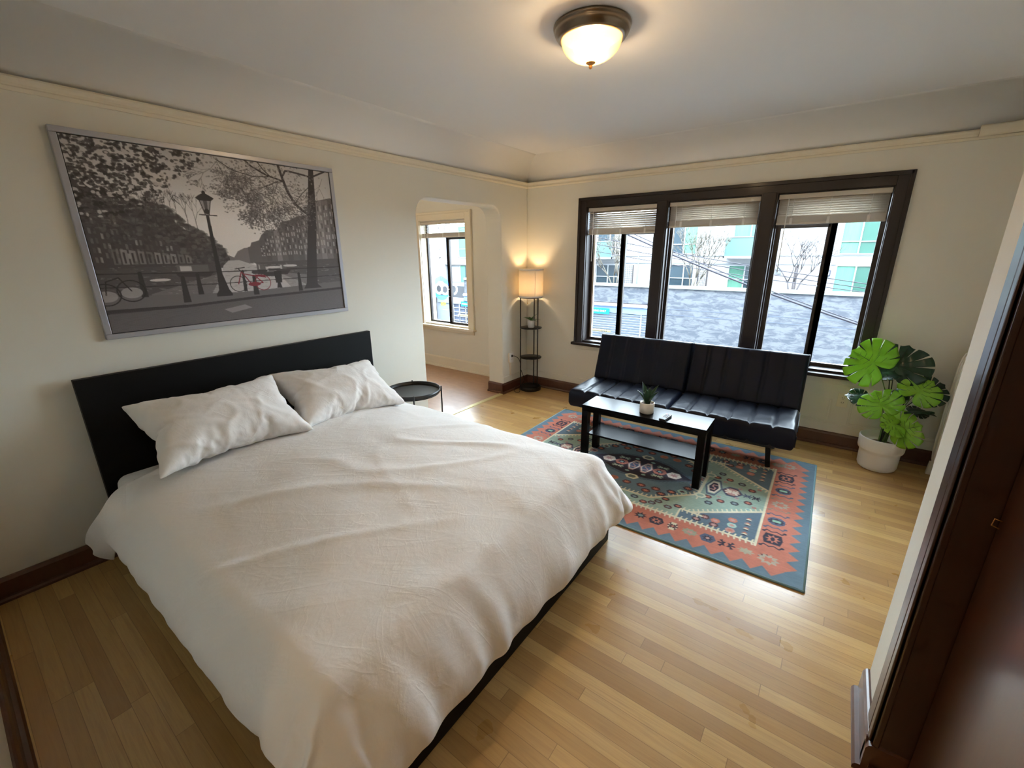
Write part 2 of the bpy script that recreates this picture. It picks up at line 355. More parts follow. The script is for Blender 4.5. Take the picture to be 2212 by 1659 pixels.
# picture-rail moulding under the cove
cp = [(0, 0), (.008, 0), (.012, .008), (.015, .014), (.010, .020), (.010, .030), (.018, .040), (.021, .050), (.016, .058), (0, .062)]
struct(MB().prism([(p, ZC+q) for p, q in cp], 6.0 if False else -YN, 'y', YN).build('trim_rail_left', M['trimw']))
struct(MB().prism([(-p, ZC+q) for p, q in cp], XR, 'x', 0).build('trim_rail_window', M['trimw']))
struct(MB().prism([(XR-p, ZC+q) for p, q in cp], 2.5, 'y', -2.5).build('trim_rail_right', M['trimw']))
# plaster patch where the rail was repaired, right of the window
struct(MB().grid(10, 5, lambda u, v: (3.50+.45*u, -.036-.008*math.sin(PI*v)-.004*math.sin(9*u+3*v), ZC+.012+.06*v+.012*u), True).build('trim_rail_patch', M['trimw'], solid=.02))
# wood baseboards with shoe moulding, and the painted strip above
BH = .118
def base(name, segs, m=None, shoe=True):
    """segs: list of (x0,y0,x1,y1,nx,ny): a run on the wall with room-side normal"""
    mb = MB()
    for x0, y0, x1, y1, nx, ny in segs:
        def at(t, d, z): return (x0+(x1-x0)*t+nx*d, y0+(y1-y0)*t+ny*d, z)
        prof = [(0, 0), (.018, 0), (.018, BH-.018), (.012, BH-.004), (.006, BH), (0, BH)]
        V = [at(t, d, z) for t in (0, 1) for d, z in prof]; n = len(prof)
        mb.add(V, [list(range(n)), list(range(n, 2*n))]+[(i, (i+1) % n, n+(i+1) % n, n+i) for i in range(n)])
        if shoe:
            prof = [(.016, 0), (.036, 0), (.036, .012), (.030, .022), (.016, .026)]
            V = [at(t, d, z) for t in (0, 1) for d, z in prof]; n = len(prof)
            mb.add(V, [list(range(n)), list(range(n, 2*n))]+[(i, (i+1) % n, n+(i+1) % n, n+i) for i in range(n)])
    return struct(mb.build(name, m or M['bbwood']))
base('baseboard_left', [(0, YN, 0, A0-.0, 1, 0), (0, A1-.036, 0, 0, 1, 0), (-.21, A1, .018, A1, 0, -1)])
base('baseboard_window', [(0, 0, XR, 0, 0, -1)])
base('baseboard_right', [(XR, 0, XR, PY1, -1, 0)])
base('baseboard_near', [(0, YN, 2.25, YN, 0, 1)])
base('baseboard_partition', [(PX, PY1, PX, PY0-.036, -1, 0), (PX-.018, PY0, PX+.10, PY0, 0, -1)])
BH = .15
base('baseboard_alcove', [(-3.2, 0, -.21, 0, 0, -1), (-3.2, -2.6, -3.2, 0, 1, 0)], M['trimw'])
BH = .118
mb = MB().box(0, XR, -.009, 0, .12, .192).box(0, .009, A1, -.0, .12, .192)
for x0, x1 in [(3.045, 3.060), (3.185, 3.20)]: mb.box(x0, x1, -.008, 0, .215, .40)
mb.box(2.60, 3.060, -.008, 0, .205, .218).box(3.185, 3.90, -.008, 0, .205, .218).box(2.60, 3.045, -.008, 0, .56, .572)
struct(mb.build('trim_panel_mould', M['wall'], bevel=.003))
# ------------------------------------------------------------------ windows
def window(name, x0, x1, z0, z1, cw, wood, inner, units, sillwood, stool, apron, sash_y=.09, casdep=.022):
    fr = MB()
    fr.box(x0-cw, x0+.012, -casdep, .0, z0-.0, z1+cw).box(x1-.012, x1+cw, -casdep, 0, z0, z1+cw).box(x0+.012, x1-.012, -casdep, 0, z1-.012, z1+cw)
    # raised bead on the casing
    fr.box(x0-cw-.008, x0-cw+.02, -casdep-.010, 0, z0, z1+cw+.008).box(x1+cw-.02, x1+cw+.008, -casdep-.010, 0, z0, z1+cw+.008).box(x0-cw, x1+cw, -casdep-.010, 0, z1+cw-.02, z1+cw+.008)
    # jamb liners
    fr.box(x0, x0+.018, 0, .22, z0, z1).box(x1-.018, x1, 0, .22, z0, z1).box(x0, x1, 0, .22, z1-.018, z1).box(x0, x1, 0, .24, z0-.0, z0+.02)
    root = struct(fr.build(name, wood, bevel=.003))
    st = struct(MB().box(x0-cw-.03, x1+cw+.03, -.062, .03, z0-.03, z0).build('window_stool', sillwood, root, bevel=.006))
    ap = struct(MB().box(x0-cw, x1+cw, -.014, 0, z0-.03-apron, z0-.03).build('window_apron', M['wall'] if wood is not M['trimw'] else M['trimw'], root, bevel=.003))
    return root
W = window('window_1', WX0, WX1, WZ0, WZ1, .072, M['winwood'], None, None, M['winwood'], 0, .05)
MUL = [(1.468, 1.575), (2.320, 2.440)]
for a, b in MUL:
    m_ = MB().box(a, b, -.022, .14, WZ0, WZ1)
    m_.box(a-.012, a+.010, .03, .05, WZ0, WZ1).box(b-.010, b+.012, .03, .05, WZ0, WZ1).box(a+.012, b-.012, -.030, -.02, WZ0, WZ1)
    struct(m_.build('window_mullion', M['winwood'], W, bevel=.003))
def sashframe(x0, x1, z0, z1, y, t, d=.035):
    return MB().box(x0, x0+t, y, y+d, z0, z1).box(x1-t, x1, y, y+d, z0, z1).box(x0+t, x1-t, y, y+d, z1-t, z1).box(x0+t, x1-t, y, y+d, z0, z0+t)
def pane(x0, x1, z0, z1, y, root):
    return struct(MB().box(x0, x1, y, y+.004, z0, z1).build('window_pane', M['glass'], root))
YS = .075
units = [(WX0+.018, 1.468), (1.575, 2.320), (2.440, WX1-.018)]
# unit 1: fixed lite left, sliding sash right
u0, u1 = units[0]; ztop = WZ1-.018; zb = WZ0+.02
struct(sashframe(u0, u1, zb, ztop, YS+.04, .026).build('window_frame', M['sash'], W))
struct(MB().box(u0+.026, u0+.045, YS+.035, YS+.06, zb+.026, 1.80).build('window_track', M['white'], W))
struct(sashframe(1.098, u1-.004, zb, 1.778, YS, .040).box(1.098, 1.150, YS, YS+.035, zb, 1.778).build('window_sash', M['sash'], W, bevel=.002))
struct(MB().box(u0, u1, YS+.03, YS+.06, 1.775, 1.80).build('window_rail', M['sash'], W))
pane(u0+.026, 1.12, zb+.026, ztop-.02, YS+.055, W); pane(1.13, u1-.04, zb+.03, 1.75, YS+.015, W)
pane(1.12, u1-.026, 1.79, ztop-.02, YS+.055, W)
# unit 2: one fixed lite
u0, u1 = units[1]
struct(sashframe(u0, u1, zb, ztop, YS+.02, .028).build('window_frame', M['sash'], W)); pane(u0+.02, u1-.02, zb+.02, ztop-.02, YS+.035, W)
# unit 3: sliding sash left, fixed lite right
u0, u1 = units[2]
struct(sashframe(u0, u1, zb, ztop, YS+.04, .030).build('window_frame', M['sash'], W))
struct(sashframe(u0+.004, 2.862, zb, 1.790, YS, .042).box(2.800, 2.862, YS, YS+.035, zb, 1.79).build('window_sash', M['sash'], W, bevel=.002))
struct(MB().box(u0, u1, YS+.03, YS+.06, 1.785, 1.812).build('window_rail', M['sash'], W))
pane(u0+.03, 2.82, zb+.03, 1.77, YS+.015, W); pane(2.83, u1-.026, zb+.026, ztop-.02, YS+.055, W); pane(u0+.03, 2.83, 1.80, ztop-.02, YS+.055, W)
struct(MB().tube([(2.806, YS, 1.30), (2.806, YS-.03, 1.295), (2.806, YS-.03, 1.195), (2.806, YS, 1.19)], .005, 6).build('window_handle', M['sash'], W))
# alcove window
V = window('window_2', VX0, VX1, VZ0, VZ1, .085, M['trimw'], None, None, M['trimw'], 0, .05)
a0, a1 = VX0+.018, VX1-.018; zt = VZ1-.018
struct(sashframe(a0, a1, VZ0+.02, zt, YS+.03, .024).build('window_frame', M['winwood'], V))
struct(sashframe(-1.372, a1-.004, VZ0+.02, 1.775, YS, .03).box(-1.372, -1.322, YS, YS+.035, VZ0+.02, 1.775).box(a0, a1, YS+.02, YS+.05, 1.772, 1.80).build('window_sash', M['winwood'], V, bevel=.002))
pane(a0+.02, -1.35, VZ0+.04, zt-.02, YS+.045, V); pane(-1.34, a1-.03, VZ0+.05, 1.75, YS+.012, V); pane(-1.35, a1-.02, 1.79, zt-.02, YS+.045, V)
struct(MB().tube([(-1.345, YS, 1.10), (-1.345, YS-.03, 1.095), (-1.345, YS-.03, 1.0), (-1.345, YS, .995)], .005, 6).build('window_handle', M['white'], V))
# shop sign lettering printed on the alcove pane: blue disc, two linked rings, lime letters
def flatmesh(name, polys, m, y, parent=None, axis='y', th=.0015):
    mb = MB()
    for p in polys: mb.prism(p, th, axis, y)
    return mb.build(name, m, parent)
def text_mesh(name, s, size, m, loc, rot, parent=None, ext=.002, bold=0, spacing=1.0):
    cu = bpy.data.curves.new(name, 'FONT'); cu.body = s; cu.size = size; cu.extrude = ext; cu.offset = bold; cu.align_x = 'LEFT'; cu.align_y = 'BOTTOM'; cu.space_character = spacing
    t = bpy.data.objects.new(name, cu); S.collection.objects.link(t); bpy.context.view_layer.update()
    me = bpy.data.meshes.new_from_object(t.evaluated_get(bpy.context.evaluated_depsgraph_get())); bpy.data.objects.remove(t)
    me.materials.clear(); me.materials.append(m); me.name = name
    o = bpy.data.objects.new(name, me); S.collection.objects.link(o); o.location = loc; o.rotation_euler = rot
    if parent: o.parent = parent
    return o
def film(name, col, op):
    m = bpy.data.materials.new(name); m.use_nodes = True; N = m.node_tree.nodes; L = m.node_tree.links; N.clear()
    o = N.new('ShaderNodeOutputMaterial'); mx = N.new('ShaderNodeMixShader'); tr = N.new('ShaderNodeBsdfTransparent'); d = N.new('ShaderNodeBsdfTranslucent')
    d.inputs[0].default_value = col; mx.inputs[0].default_value = op; L.new(tr.outputs[0], mx.inputs[1]); L.new(d.outputs[0], mx.inputs[2]); L.new(mx.outputs[0], o.inputs[0]); return m
M['fblue'] = film('blue_film', srgb(60, 130, 225), .42); M['fwhite'] = film('white_film', srgb(240, 245, 255), .6); M['flime'] = film('lime_film', srgb(170, 225, 40), .6)
def ringp(cx, cz, r0, r1, a0=0, a1=2*PI, n=40):
    out = []
    for k in range(n):
        p, q = a0+(a1-a0)*k/n, a0+(a1-a0)*(k+1)/n
        out.append([(cx+r0*math.cos(p), cz+r0*math.sin(p)), (cx+r1*math.cos(p), cz+r1*math.sin(p)), (cx+r1*math.cos(q), cz+r1*math.sin(q)), (cx+r0*math.cos(q), cz+r0*math.sin(q))])
    return out
dc = (-1.555, 1.10); yd = YS+.043
dk = flatmesh('window_decal', ringp(dc[0], dc[1], .100, .165, .25, 2*PI-.6), M['fblue'], yd, V); struct(dk)
struct(flatmesh('window_decal_rings', ringp(dc[0]-.045, dc[1]-.01, .048, .080)+ringp(dc[0]+.075, dc[1]-.015, .048, .080, -2.3, 2.6), M['fwhite'], yd-.003, V))
struct(flatmesh('window_decal_ring_right', ringp(-1.285, 1.10, .05, .078, -1.4, 1.2), M['fwhite'], YS+.008, V))
struct(text_mesh('window_decal_letters', 'atk', .085, M['flime'], (dc[0]-.02, yd-.003, .845), (PI/2, 0, 0), V, .0005, .002))
struct(flatmesh('window_decal_line', [[(dc[0]+.02, .802), (dc[0]+.11, .802), (dc[0]+.11, .810), (dc[0]+.02, .810)]], M['fwhite'], yd-.003, V))
# ------------------------------------------------------------------ blinds
def blind(x0, x1, ztop, zstack, zbot, nsl, label, ang, y=.035, wand=None, group='venetian blinds raised over the windows', ladders=(.15, .5, .85)):
    t = thing('venetian_blind', label, 'blind', ((x0+x1)/2, y, ztop), 0, group)
    h = (x1-x0)/2
    MB().box(-h, h, -.028, .012, -.035, 0).build('headrail', M['blind'], t, bevel=.003)
    mb = MB(); z1 = -.034; z2 = zstack-ztop; n = nsl
    for k in range(n):
        zc = z1+(z2-z1)*(k+.5)/n; c, s_ = math.cos(ang), math.sin(ang); w_ = .0125
        for q in range(4):
            f0, f1 = -1+q*.5, -1+(q+1)*.5
            cr = lambda f: .0022*(1-f*f)
            P = lambda x, f: (x, -.008+w_*f*c-cr(f)*s_, zc+w_*f*s_+cr(f)*c)
            mb.add([P(-h+.006, f0), P(h-.006, f0), P(h-.006, f1), P(-h+.006, f1)], [(0, 1, 2, 3)], True)
    mb.build('slats', M['blind'], t, solid=.0008)
    mb = MB(); zz = zbot-ztop; k = 0
    while zz+.014+k*.0034 < z2:
        mb.box(-h+.006, h-.006, -.0205, .0045, zz+.014+k*.0034, zz+.0162+k*.0034); k += 1
    mb.build('slat_stack', M['blind'], t)
    MB().box(-h+.004, h-.004, -.023, .007, zz, zz+.014).build('bottom_rail', M['blind'], t, bevel=.003)
    for f in ladders:
        mb = MB()
        x = -h+2*h*f; mb.tube([(x, -.022, -.03), (x, -.022, zz+.01)], .0012, 5).tube([(x, .006, -.03), (x, .006, zz+.01)], .0012, 5)
        mb.box(x-.009, x+.009, -.0245, -.0225, zz+.002, zz+.05)
        mb.build('ladder_cord', M['white'], t)
    if wand: MB().tube([(wand[0]-(x0+x1)/2, -.034, -.03), (wand[0]-(x0+x1)/2, -.036, wand[1]-ztop)], .0035, 6).build('tilt_wand', M['white'], t)
blind(.757, 1.464, 2.0, 1.795, 1.742, 9, 'cream venetian blind, raised, on the narrow left pane of the big window', .82, wand=(.815, 1.48))
blind(1.580, 2.315, 2.0, 1.840, 1.783, 8, 'cream venetian blind, raised, on the middle pane of the big window', .82, wand=(1.645, 1.42))
blind(2.445, 3.142, 2.0, 1.835, 1.773, 8, 'cream venetian blind, raised, on the right pane of the big window beside the plant', .82, wand=(2.515, 1.40))
blind(-1.778, -.950, 1.972, 1.825, 1.770, 7, 'cream venetian blind with open slats on the white window seen through the archway', .1, wand=(-1.70, 1.45))
# ------------------------------------------------------------------ bed
bed = thing('bed_frame', 'black-brown wooden bed frame with tall flat headboard against the left wall', 'bed', (1.1, -3.104, 0))
def bpart(mb, name, m, bev=.003): 
    mb.v = [(x-1.1, y+3.104, z) for x, y, z in mb.v]; return mb.build(name, m, bed, bevel=bev)
BY0, BY1 = -3.944, -2.264
bpart(MB().box(.045, .085, BY0, BY1, 0, 1.0), 'headboard', M['black'])
bpart(MB().box(.085, 2.10, BY0, BY0+.03, .0, .36), 'side_rail', M['black'])
bpart(MB().box(.085, 2.10, BY1-.03, BY1, .0, .36), 'side_rail', M['black'])
bpart(MB().box(2.10, 2.135, BY0, BY1, 0, .37), 'footboard', M['black'])
mb = MB()
for k in range(14): mb.box(.12+k*.14, .20+k*.14, BY0+.03, BY1-.03, .17, .19)
bpart(mb, 'slats', M['black'], .001)
mt = MB().box(-.975, .975, -.805, .805, -.15, .15).build('mattress', M['sheet'], None, bevel=.05, seg=5, smooth_all=True)
mt.location = (1.075, -3.104, .333); tag(mt, 'white mattress corner showing beside the pillows at the headboard', 'mattress')
def twoside(top, bot):
    """a closed cloth from its upper and lower sheets, which share their border"""
    n, m = top.shape[:2]; V = [tuple(p) for p in top.reshape(-1, 3)]; idx = np.arange(n*m).reshape(n, m); low = idx.copy(); c = n*m
    for i in range(1, n-1):
        for j in range(1, m-1): low[i, j] = c; c += 1; V.append(tuple(bot[i, j]))
    F = []
    for i in range(n-1):
        for j in range(m-1):
            F.append((idx[i, j], idx[i+1, j], idx[i+1, j+1], idx[i, j+1])); F.append((low[i, j], low[i, j+1], low[i+1, j+1], low[i+1, j]))
    return V, [tuple(int(k) for k in f) for f in F]
def fold(top, bot):
    """lay the long pulled folds, side pleats and crumples over the settled duvet"""
    n, m = top.shape[:2]; out = []
    for k, g in enumerate((top, bot)):
        gx = np.gradient(g, axis=0); gy = np.gradient(g, axis=1); N_ = np.cross(gx, gy); N_ /= np.linalg.norm(N_, axis=2, keepdims=True)+1e-9
        if k: N_ = -N_
        q = g.copy()
        for i in range(n):
            for j in range(m):
                x, y, z = g[i, j]; e = min(i, n-1-i, j, m-1-j)/4.0; e = 1 if e > 1 else max(.0, e)
                dr = min(1, max(0, (.52-z)/.22)); foot = min(1, max(0, (x-1.95)/.2)); near = min(1, max(0, (-3.88-y)/.12)); far = min(1, max(0, (y+2.35)/.12))
                s = y*1.0 if foot > max(near, far) else x*1.0
                ph = 2.2*noise.noise(Vector((s*1.7, z*1.2, 4+k*0)))
                pl_ = math.sin(s*21+ph*3)*.5+math.sin(s*37+ph*5+z*6)*.28+noise.noise(Vector((s*9, z*3.5, 7)))*.9
                d = .013*dr*(pl_+.55*max(0, 1-abs(math.sin(s*13+ph*4))*3))*(.45+.55*foot)
                # fans of creases across the top, running from the near head corner towards the foot
                u1 = x*.62+y*.78; u2 = -x*.78+y*.62
                def rid(a, b, sd): r = abs(noise.noise(Vector((a, b, sd)))); return max(0, 1-r*5.5)**2
                tp = (1-dr)
                d += tp*(.017*rid(u1*.8, u2*3.4, 1.3)*max(0, .35+noise.noise(Vector((x*1.1, y*1.1, 8))))+.010*rid(u1*2.6+.6*u2, u2*1.4, 5.1)*max(0, .3+noise.noise(Vector((x*1.6, y*1.6, 3)))))
                d += .008*noise.noise(Vector((x*3.1, y*3.1, z*3+2)))+.0035*noise.noise(Vector((x*8, y*8, z*8)))+.005*rid(x*3.2+y, y*3.2-x, 11+z)*max(0, .2+noise.noise(Vector((x*2, y*2, 6))))
                d = max(d, -.005)
                if k: d *= .5*e
                q[i, j] = g[i, j]+N_[i, j]*d*(e if k else 1); q[i, j, 2] = max(q[i, j, 2], .02)
        out.append(q)
    a_, b_ = out; gx = np.gradient(a_, axis=0); gy = np.gradient(a_, axis=1); N_ = np.cross(gx, gy); N_ /= np.linalg.norm(N_, axis=2, keepdims=True)+1e-9
    gap_ = ((a_-b_)*N_).sum(2, keepdims=True); out[1] = np.where(gap_ < .012, b_-N_*(.012-gap_), b_)
    out[1][0], out[1][-1], out[1][:, 0], out[1][:, -1] = out[0][0], out[0][-1], out[0][:, 0], out[0][:, -1]
    return out
mb = MB(); mb.add(*twoside(*fold(*DUVET)), True)
dv = mb.build('duvet', M['sheet'], sub=1)
tag(dv, 'rumpled white duvet spread over the bed and hanging over its sides', 'duvet')
def pillow(name, data, C0, ex, ey, label, flip=False, depth=.75, wid=1., hei=1.):
    """C0 centre; ex along the pillow's long side, ey up its short side"""
    t_, b_ = data
    cz = (t_[..., 2].max()+b_[..., 2].min())/2
    ex = Vector(ex).normalized(); ey = Vector(ey); ey = (ey-ex*ey.dot(ex)).normalized(); ez = ex.cross(ey)
    if flip: ex, ez = ex, ez
    def crumple(g, sg):
        gx = np.gradient(g, axis=0); gy = np.gradient(g, axis=1); N_ = np.cross(gx, gy); N_ /= np.linalg.norm(N_, axis=2, keepdims=True)+1e-9; q = g.copy(); n, m = g.shape[:2]
        for i in range(n):
            for j in range(m):
                x, y, z = g[i, j]; e = min(1, min(i, n-1-i, j, m-1-j)/3.0); v = Vector((x*5+7*depth, y*5, wid*31+sg))
                r = abs(noise.noise(v*1.3+Vector((3, 1, 0)))); r2 = abs(noise.noise(Vector((x*3+y*5, y*3-x*4, wid*17))))
                q[i, j] = g[i, j]+N_[i, j]*sg*e*(.007*noise.noise(v)+.007*max(0, 1-r*7)**1.5+.006*max(0, 1-r2*8)-.010*max(0, 1-abs(x-.10)/.008)*.35)
        return q
    t_, b_ = crumple(t_, 1), crumple(b_, -1)
    V, F = twoside(t_, b_); R = []
    for x, y, z in V:
        x *= wid; y *= hei; z = (z-cz)*depth
        if flip: x = -x
        bulge = max(0, 1-(x/.38)**2)
        z -= .03*math.sin((y/.26+.4)*1.2)*1.0       # the pillow slumps where it leans
        R.append(Vector(C0)+ex*x+ey*y+ez*z)
    mb = MB(); mb.add([tuple(p) for p in R], F, True)
    o = mb.build(name, M['sheet'], sub=1); tag(o, label, 'pillow', 'pillows leaning on the headboard'); return o
pillow('pillow', PIL[2], (.405, -2.76, .712), (0.03, 1, -.06), (-.42, 0, .30), 'white pillow with a plump smooth face, nearer the side table', wid=1.0, hei=1.03, depth=.9)
pillow('pillow', PIL[1], (.425, -3.46, .735), (0.02, 1, .0), (-.42, -.02, .30), 'white pillow with crease lines, at the window-far end of the headboard, overlapping the other pillow', wid=1.01, hei=1.04, depth=.92)
# flat sheet corner hanging out at the head end of the near side
def spline(P, t):
    n = len(P)-1; k = min(int(t*n), n-1); f = t*n-k; p = [Vector(P[max(0, min(n, k+q))]) for q in (-1, 0, 1, 2)]
    return .5*((2*p[1])+(p[2]-p[0])*f+(2*p[0]-5*p[1]+4*p[2]-p[3])*f*f+(3*p[1]-p[0]-3*p[2]+p[3])*f**3)
SA = [(.30, -3.86, .515), (.36, -3.955, .500), (.40, -4.02, .44), (.33, -4.07, .34), (.235, -4.088, .235)]
SB = [(.62, -3.88, .470), (.62, -3.965, .440), (.58, -4.005, .37), (.46, -4.02, .26), (.345, -4.028, .165)]
def sh(u, v):
    a, b = spline(SA, v), spline(SB, v); p = a.lerp(b, u); p.y -= .012*math.sin(7*u+3*v)*v+.02*math.sin(PI*u)*v; p.z += .008*math.sin(9*u+2)*v
    return tuple(p)
sf = MB().grid(16, 20, sh).build('flat_sheet', M['sheet'], solid=.004, sub=1)
tag(sf, 'loose white sheet corner hanging out under the duvet beside the headboard', 'sheet')
# ------------------------------------------------------------------ framed canal photograph
PY0_, PY1_, PZ0_, PZ1_ = -3.7716, -2.3966, 1.165, 2.132
pt = thing('framed_picture', 'large black-and-white canal photograph in a thin silver frame above the bed', 'picture', (0.0, (PY0_+PY1_)/2, (PZ0_+PZ1_)/2))
hw, hh = (PY1_-PY0_)/2, (PZ1_-PZ0_)/2; fw = .026
mb = MB().box(.002, .034, -hw, hw, -hh, -hh+fw).box(.002, .034, -hw, hw, hh-fw, hh).box(.002, .034, -hw, -hw+fw, -hh+fw, hh-fw).box(.002, .034, hw-fw, hw, -hh+fw, hh-fw)
mb.build('frame', M['silver'], pt, bevel=.003)
MB().box(.002, .024, -hw+fw-.002, hw-fw+.002, -hh+fw-.002, hh-fw+.002).build('backing', M['bmetal'], pt)
# ------------------------------------------------------------------ drawing kit: colours laid on a fine mesh grid (print and weave)
class Art:
    def __init__(s, W, H, w, h, bg):
        s.W, s.H, s.w, s.h = W, H, w, h; s.a = np.empty((H, W, 3)); s.a[:] = np.array(bg[:3])
        s.X, s.Y = np.meshgrid((np.arange(W)+.5)/W*w, (np.arange(H)+.5)/H*h)
    def _win(s, x0, x1, y0, y1):
        i0, i1 = max(0, int(x0/s.w*s.W)-1), min(s.W, int(x1/s.w*s.W)+2); j0, j1 = max(0, int(y0/s.h*s.H)-1), min(s.H, int(y1/s.h*s.H)+2)
        return slice(j0, j1), slice(i0, i1)
    def put(s, win, mask, c, al=1.0):
        c = np.array(c[:3]); sub = s.a[win]; sub[mask] = sub[mask]*(1-al)+c*al
    def poly(s, P, c, al=1.0):
        xs = [p[0] for p in P]; ys = [p[1] for p in P]; w = s._win(min(xs), max(xs), min(ys), max(ys)); X, Y = s.X[w], s.Y[w]
        if X.size == 0: return
        m = np.zeros(X.shape, bool); n = len(P)
        for i in range(n):
            (x0, y0), (x1, y1) = P[i], P[(i+1) % n]
            if y0 == y1: continue
            m ^= ((y0 > Y) != (y1 > Y)) & (X < (x1-x0)*(Y-y0)/(y1-y0)+x0)
        s.put(w, m, c, al)
    def line(s, p, q, t, c, al=1.0):
        (x0, y0), (x1, y1) = p, q; w = s._win(min(x0, x1)-t, max(x0, x1)+t, min(y0, y1)-t, max(y0, y1)+t); X, Y = s.X[w], s.Y[w]
        if X.size == 0: return
        dx, dy = x1-x0, y1-y0; L = dx*dx+dy*dy+1e-12; k = np.clip(((X-x0)*dx+(Y-y0)*dy)/L, 0, 1)
        s.put(w, np.hypot(X-x0-k*dx, Y-y0-k*dy) < t/2, c, al)
    def path(s, P, t, c, al=1.0):
        for a, b in zip(P[:-1], P[1:]): s.line(a, b, t, c, al)
    def ell(s, cx, cy, rx, ry, c, al=1.0):
        w = s._win(cx-rx, cx+rx, cy-ry, cy+ry); X, Y = s.X[w], s.Y[w]
        if X.size: s.put(w, ((X-cx)/rx)**2+((Y-cy)/ry)**2 < 1, c, al)
    def ring(s, cx, cy, rx, ry, t, c):
        w = s._win(cx-rx-t, cx+rx+t, cy-ry-t, cy+ry+t); X, Y = s.X[w], s.Y[w]
        if X.size: d = np.hypot((X-cx)/rx, (Y-cy)/ry); s.put(w, abs(d-1) < t/2/min(rx, ry), c)
    def small(s, k): return s.a.reshape(s.H//k, k, s.W//k, k, 3).mean((1, 3))
def ink_mesh(name, art, fn, m, parent=None):
    """art: (H,W,3) linear colours; fn(u,v)->point"""
    H, W_ = art.shape[:2]; u, v = np.meshgrid(np.linspace(0, 1, W_), np.linspace(0, 1, H)); P = np.stack(fn(u, v), -1).reshape(-1, 3)
    idx = np.arange(H*W_).reshape(H, W_); F = np.stack([idx[:-1, :-1], idx[:-1, 1:], idx[1:, 1:], idx[1:, :-1]], -1).reshape(-1, 4)
    me = bpy.data.meshes.new(name); me.vertices.add(len(P)); me.vertices.foreach_set('co', P.ravel().astype(np.float32))
    me.loops.add(F.size); me.polygons.add(len(F)); me.polygons.foreach_set('loop_start', np.arange(0, F.size, 4)); me.loops.foreach_set('vertex_index', F.ravel().astype(np.int32))
    me.update(calc_edges=True); a = me.color_attributes.new('ink', 'FLOAT_COLOR', 'POINT')
    a.data.foreach_set('color', np.concatenate([art.reshape(-1, 3), np.ones((H*W_, 1))], 1).astype(np.float32).ravel())
    me.materials.append(m); o = bpy.data.objects.new(name, me); S.collection.objects.link(o)
    if parent: o.parent = parent
    return o
rnd = random.Random(5); nr = np.random.RandomState(4)
def fnoise(H, W, k, seed):
    r = np.random.RandomState(seed); out = np.zeros((H, W)); amp = 1; tot = 0
    for o in range(4):
        n = r.rand(k+2, int(k*W/H)+3); y = np.linspace(0, k, H); x = np.linspace(0, k*W/H, W); yi, xi = y.astype(int), x.astype(int); fy, fx = (y-yi)[:, None], (x-xi)[None, :]
        a = n[yi][:, xi]; b = n[yi][:, xi+1]; c = n[yi+1][:, xi]; d = n[yi+1][:, xi+1]; fx = fx*fx*(3-2*fx); fy = fy*fy*(3-2*fy)
        out += amp*((a*(1-fx)+b*fx)*(1-fy)+(c*(1-fx)+d*fx)*fy); tot += amp; amp *= .55; k *= 2
    return out/tot
G = lambda g, w=0: srgb(g+4+w, g, g+1)[:3]
# ---- the canal scene (u right, v down, in 0..1.43 x 0..1)
AW = 1.43
ar = Art(1040, 728, AW, 1.0, G(140)); H_, W_ = 728, 1040
u_ = lambda x: x*AW
sky = fnoise(H_, W_, 3, 1); vv = ar.Y; base_ = 176+40*np.exp(-((vv-.42)/.25)**2)-25*(1-vv)+18*(sky-.5)-14*abs(ar.X/AW-.45)
ar.a[:] = (((base_/255)**2.2)[..., None])*np.array([1.03, 1, 1.0])
# far haze trees, building rows
ar.poly([(u_(.44), .62), (u_(.46), .585), (u_(.48), .60), (u_(.50), .56), (u_(.53), .54), (u_(.56), .535), (u_(.56), .64), (u_(.44), .64)], G(88))
L = [(0, .20), (.03, .22), (.06, .26), (.065, .31), (.12, .34), (.20, .33), (.27, .335), (.285, .40), (.30, .43), (.365, .46), (.40, .51), (.437, .55), (.462, .60), (.462, .66), (0, .70)]
ar.poly([(u_(a), b) for a, b in L], G(46))
R_ = [(.545, .535), (.557, .53), (.565, .505), (.60, .49), (.615, .455), (.64, .423), (.695, .42), (.70, .40), (.72, .364), (.76, .35), (.80, .321), (.855, .31), (.86, .26), (.90, .208), (.93, .20), (.99, .178), (1, .18), (1, .64), (.545, .635)]
ar.poly([(u_(a), b) for a, b in R_], G(70))
for k in range(9):       # left facades: pale window bars
    x0 = .01+k*.032; top = .34+.015*k
    for j in range(6):
        z = top+.05*j+.012*k
        if z < .60:
            for q in range(2): ar.poly([(u_(x0+q*.014), z), (u_(x0+q*.014+.007), z+.002), (u_(x0+q*.014+.007), z+.03), (u_(x0+q*.014), z+.028)], G(rnd.choice([66, 84, 60, 120])), .8)
for k in range(10):      # white ground-floor fronts
    x0 = .06+k*.026; ar.poly([(u_(x0), .545+.004*k), (u_(x0+.02), .55+.004*k), (u_(x0+.02), .63), (u_(x0), .63)], G(rnd.choice([110, 130, 92])), .55)
    ar.poly([(u_(x0+.005), .56+.004*k), (u_(x0+.012), .56+.004*k), (u_(x0+.012), .625), (u_(x0+.005), .625)], G(40))
xs = .60
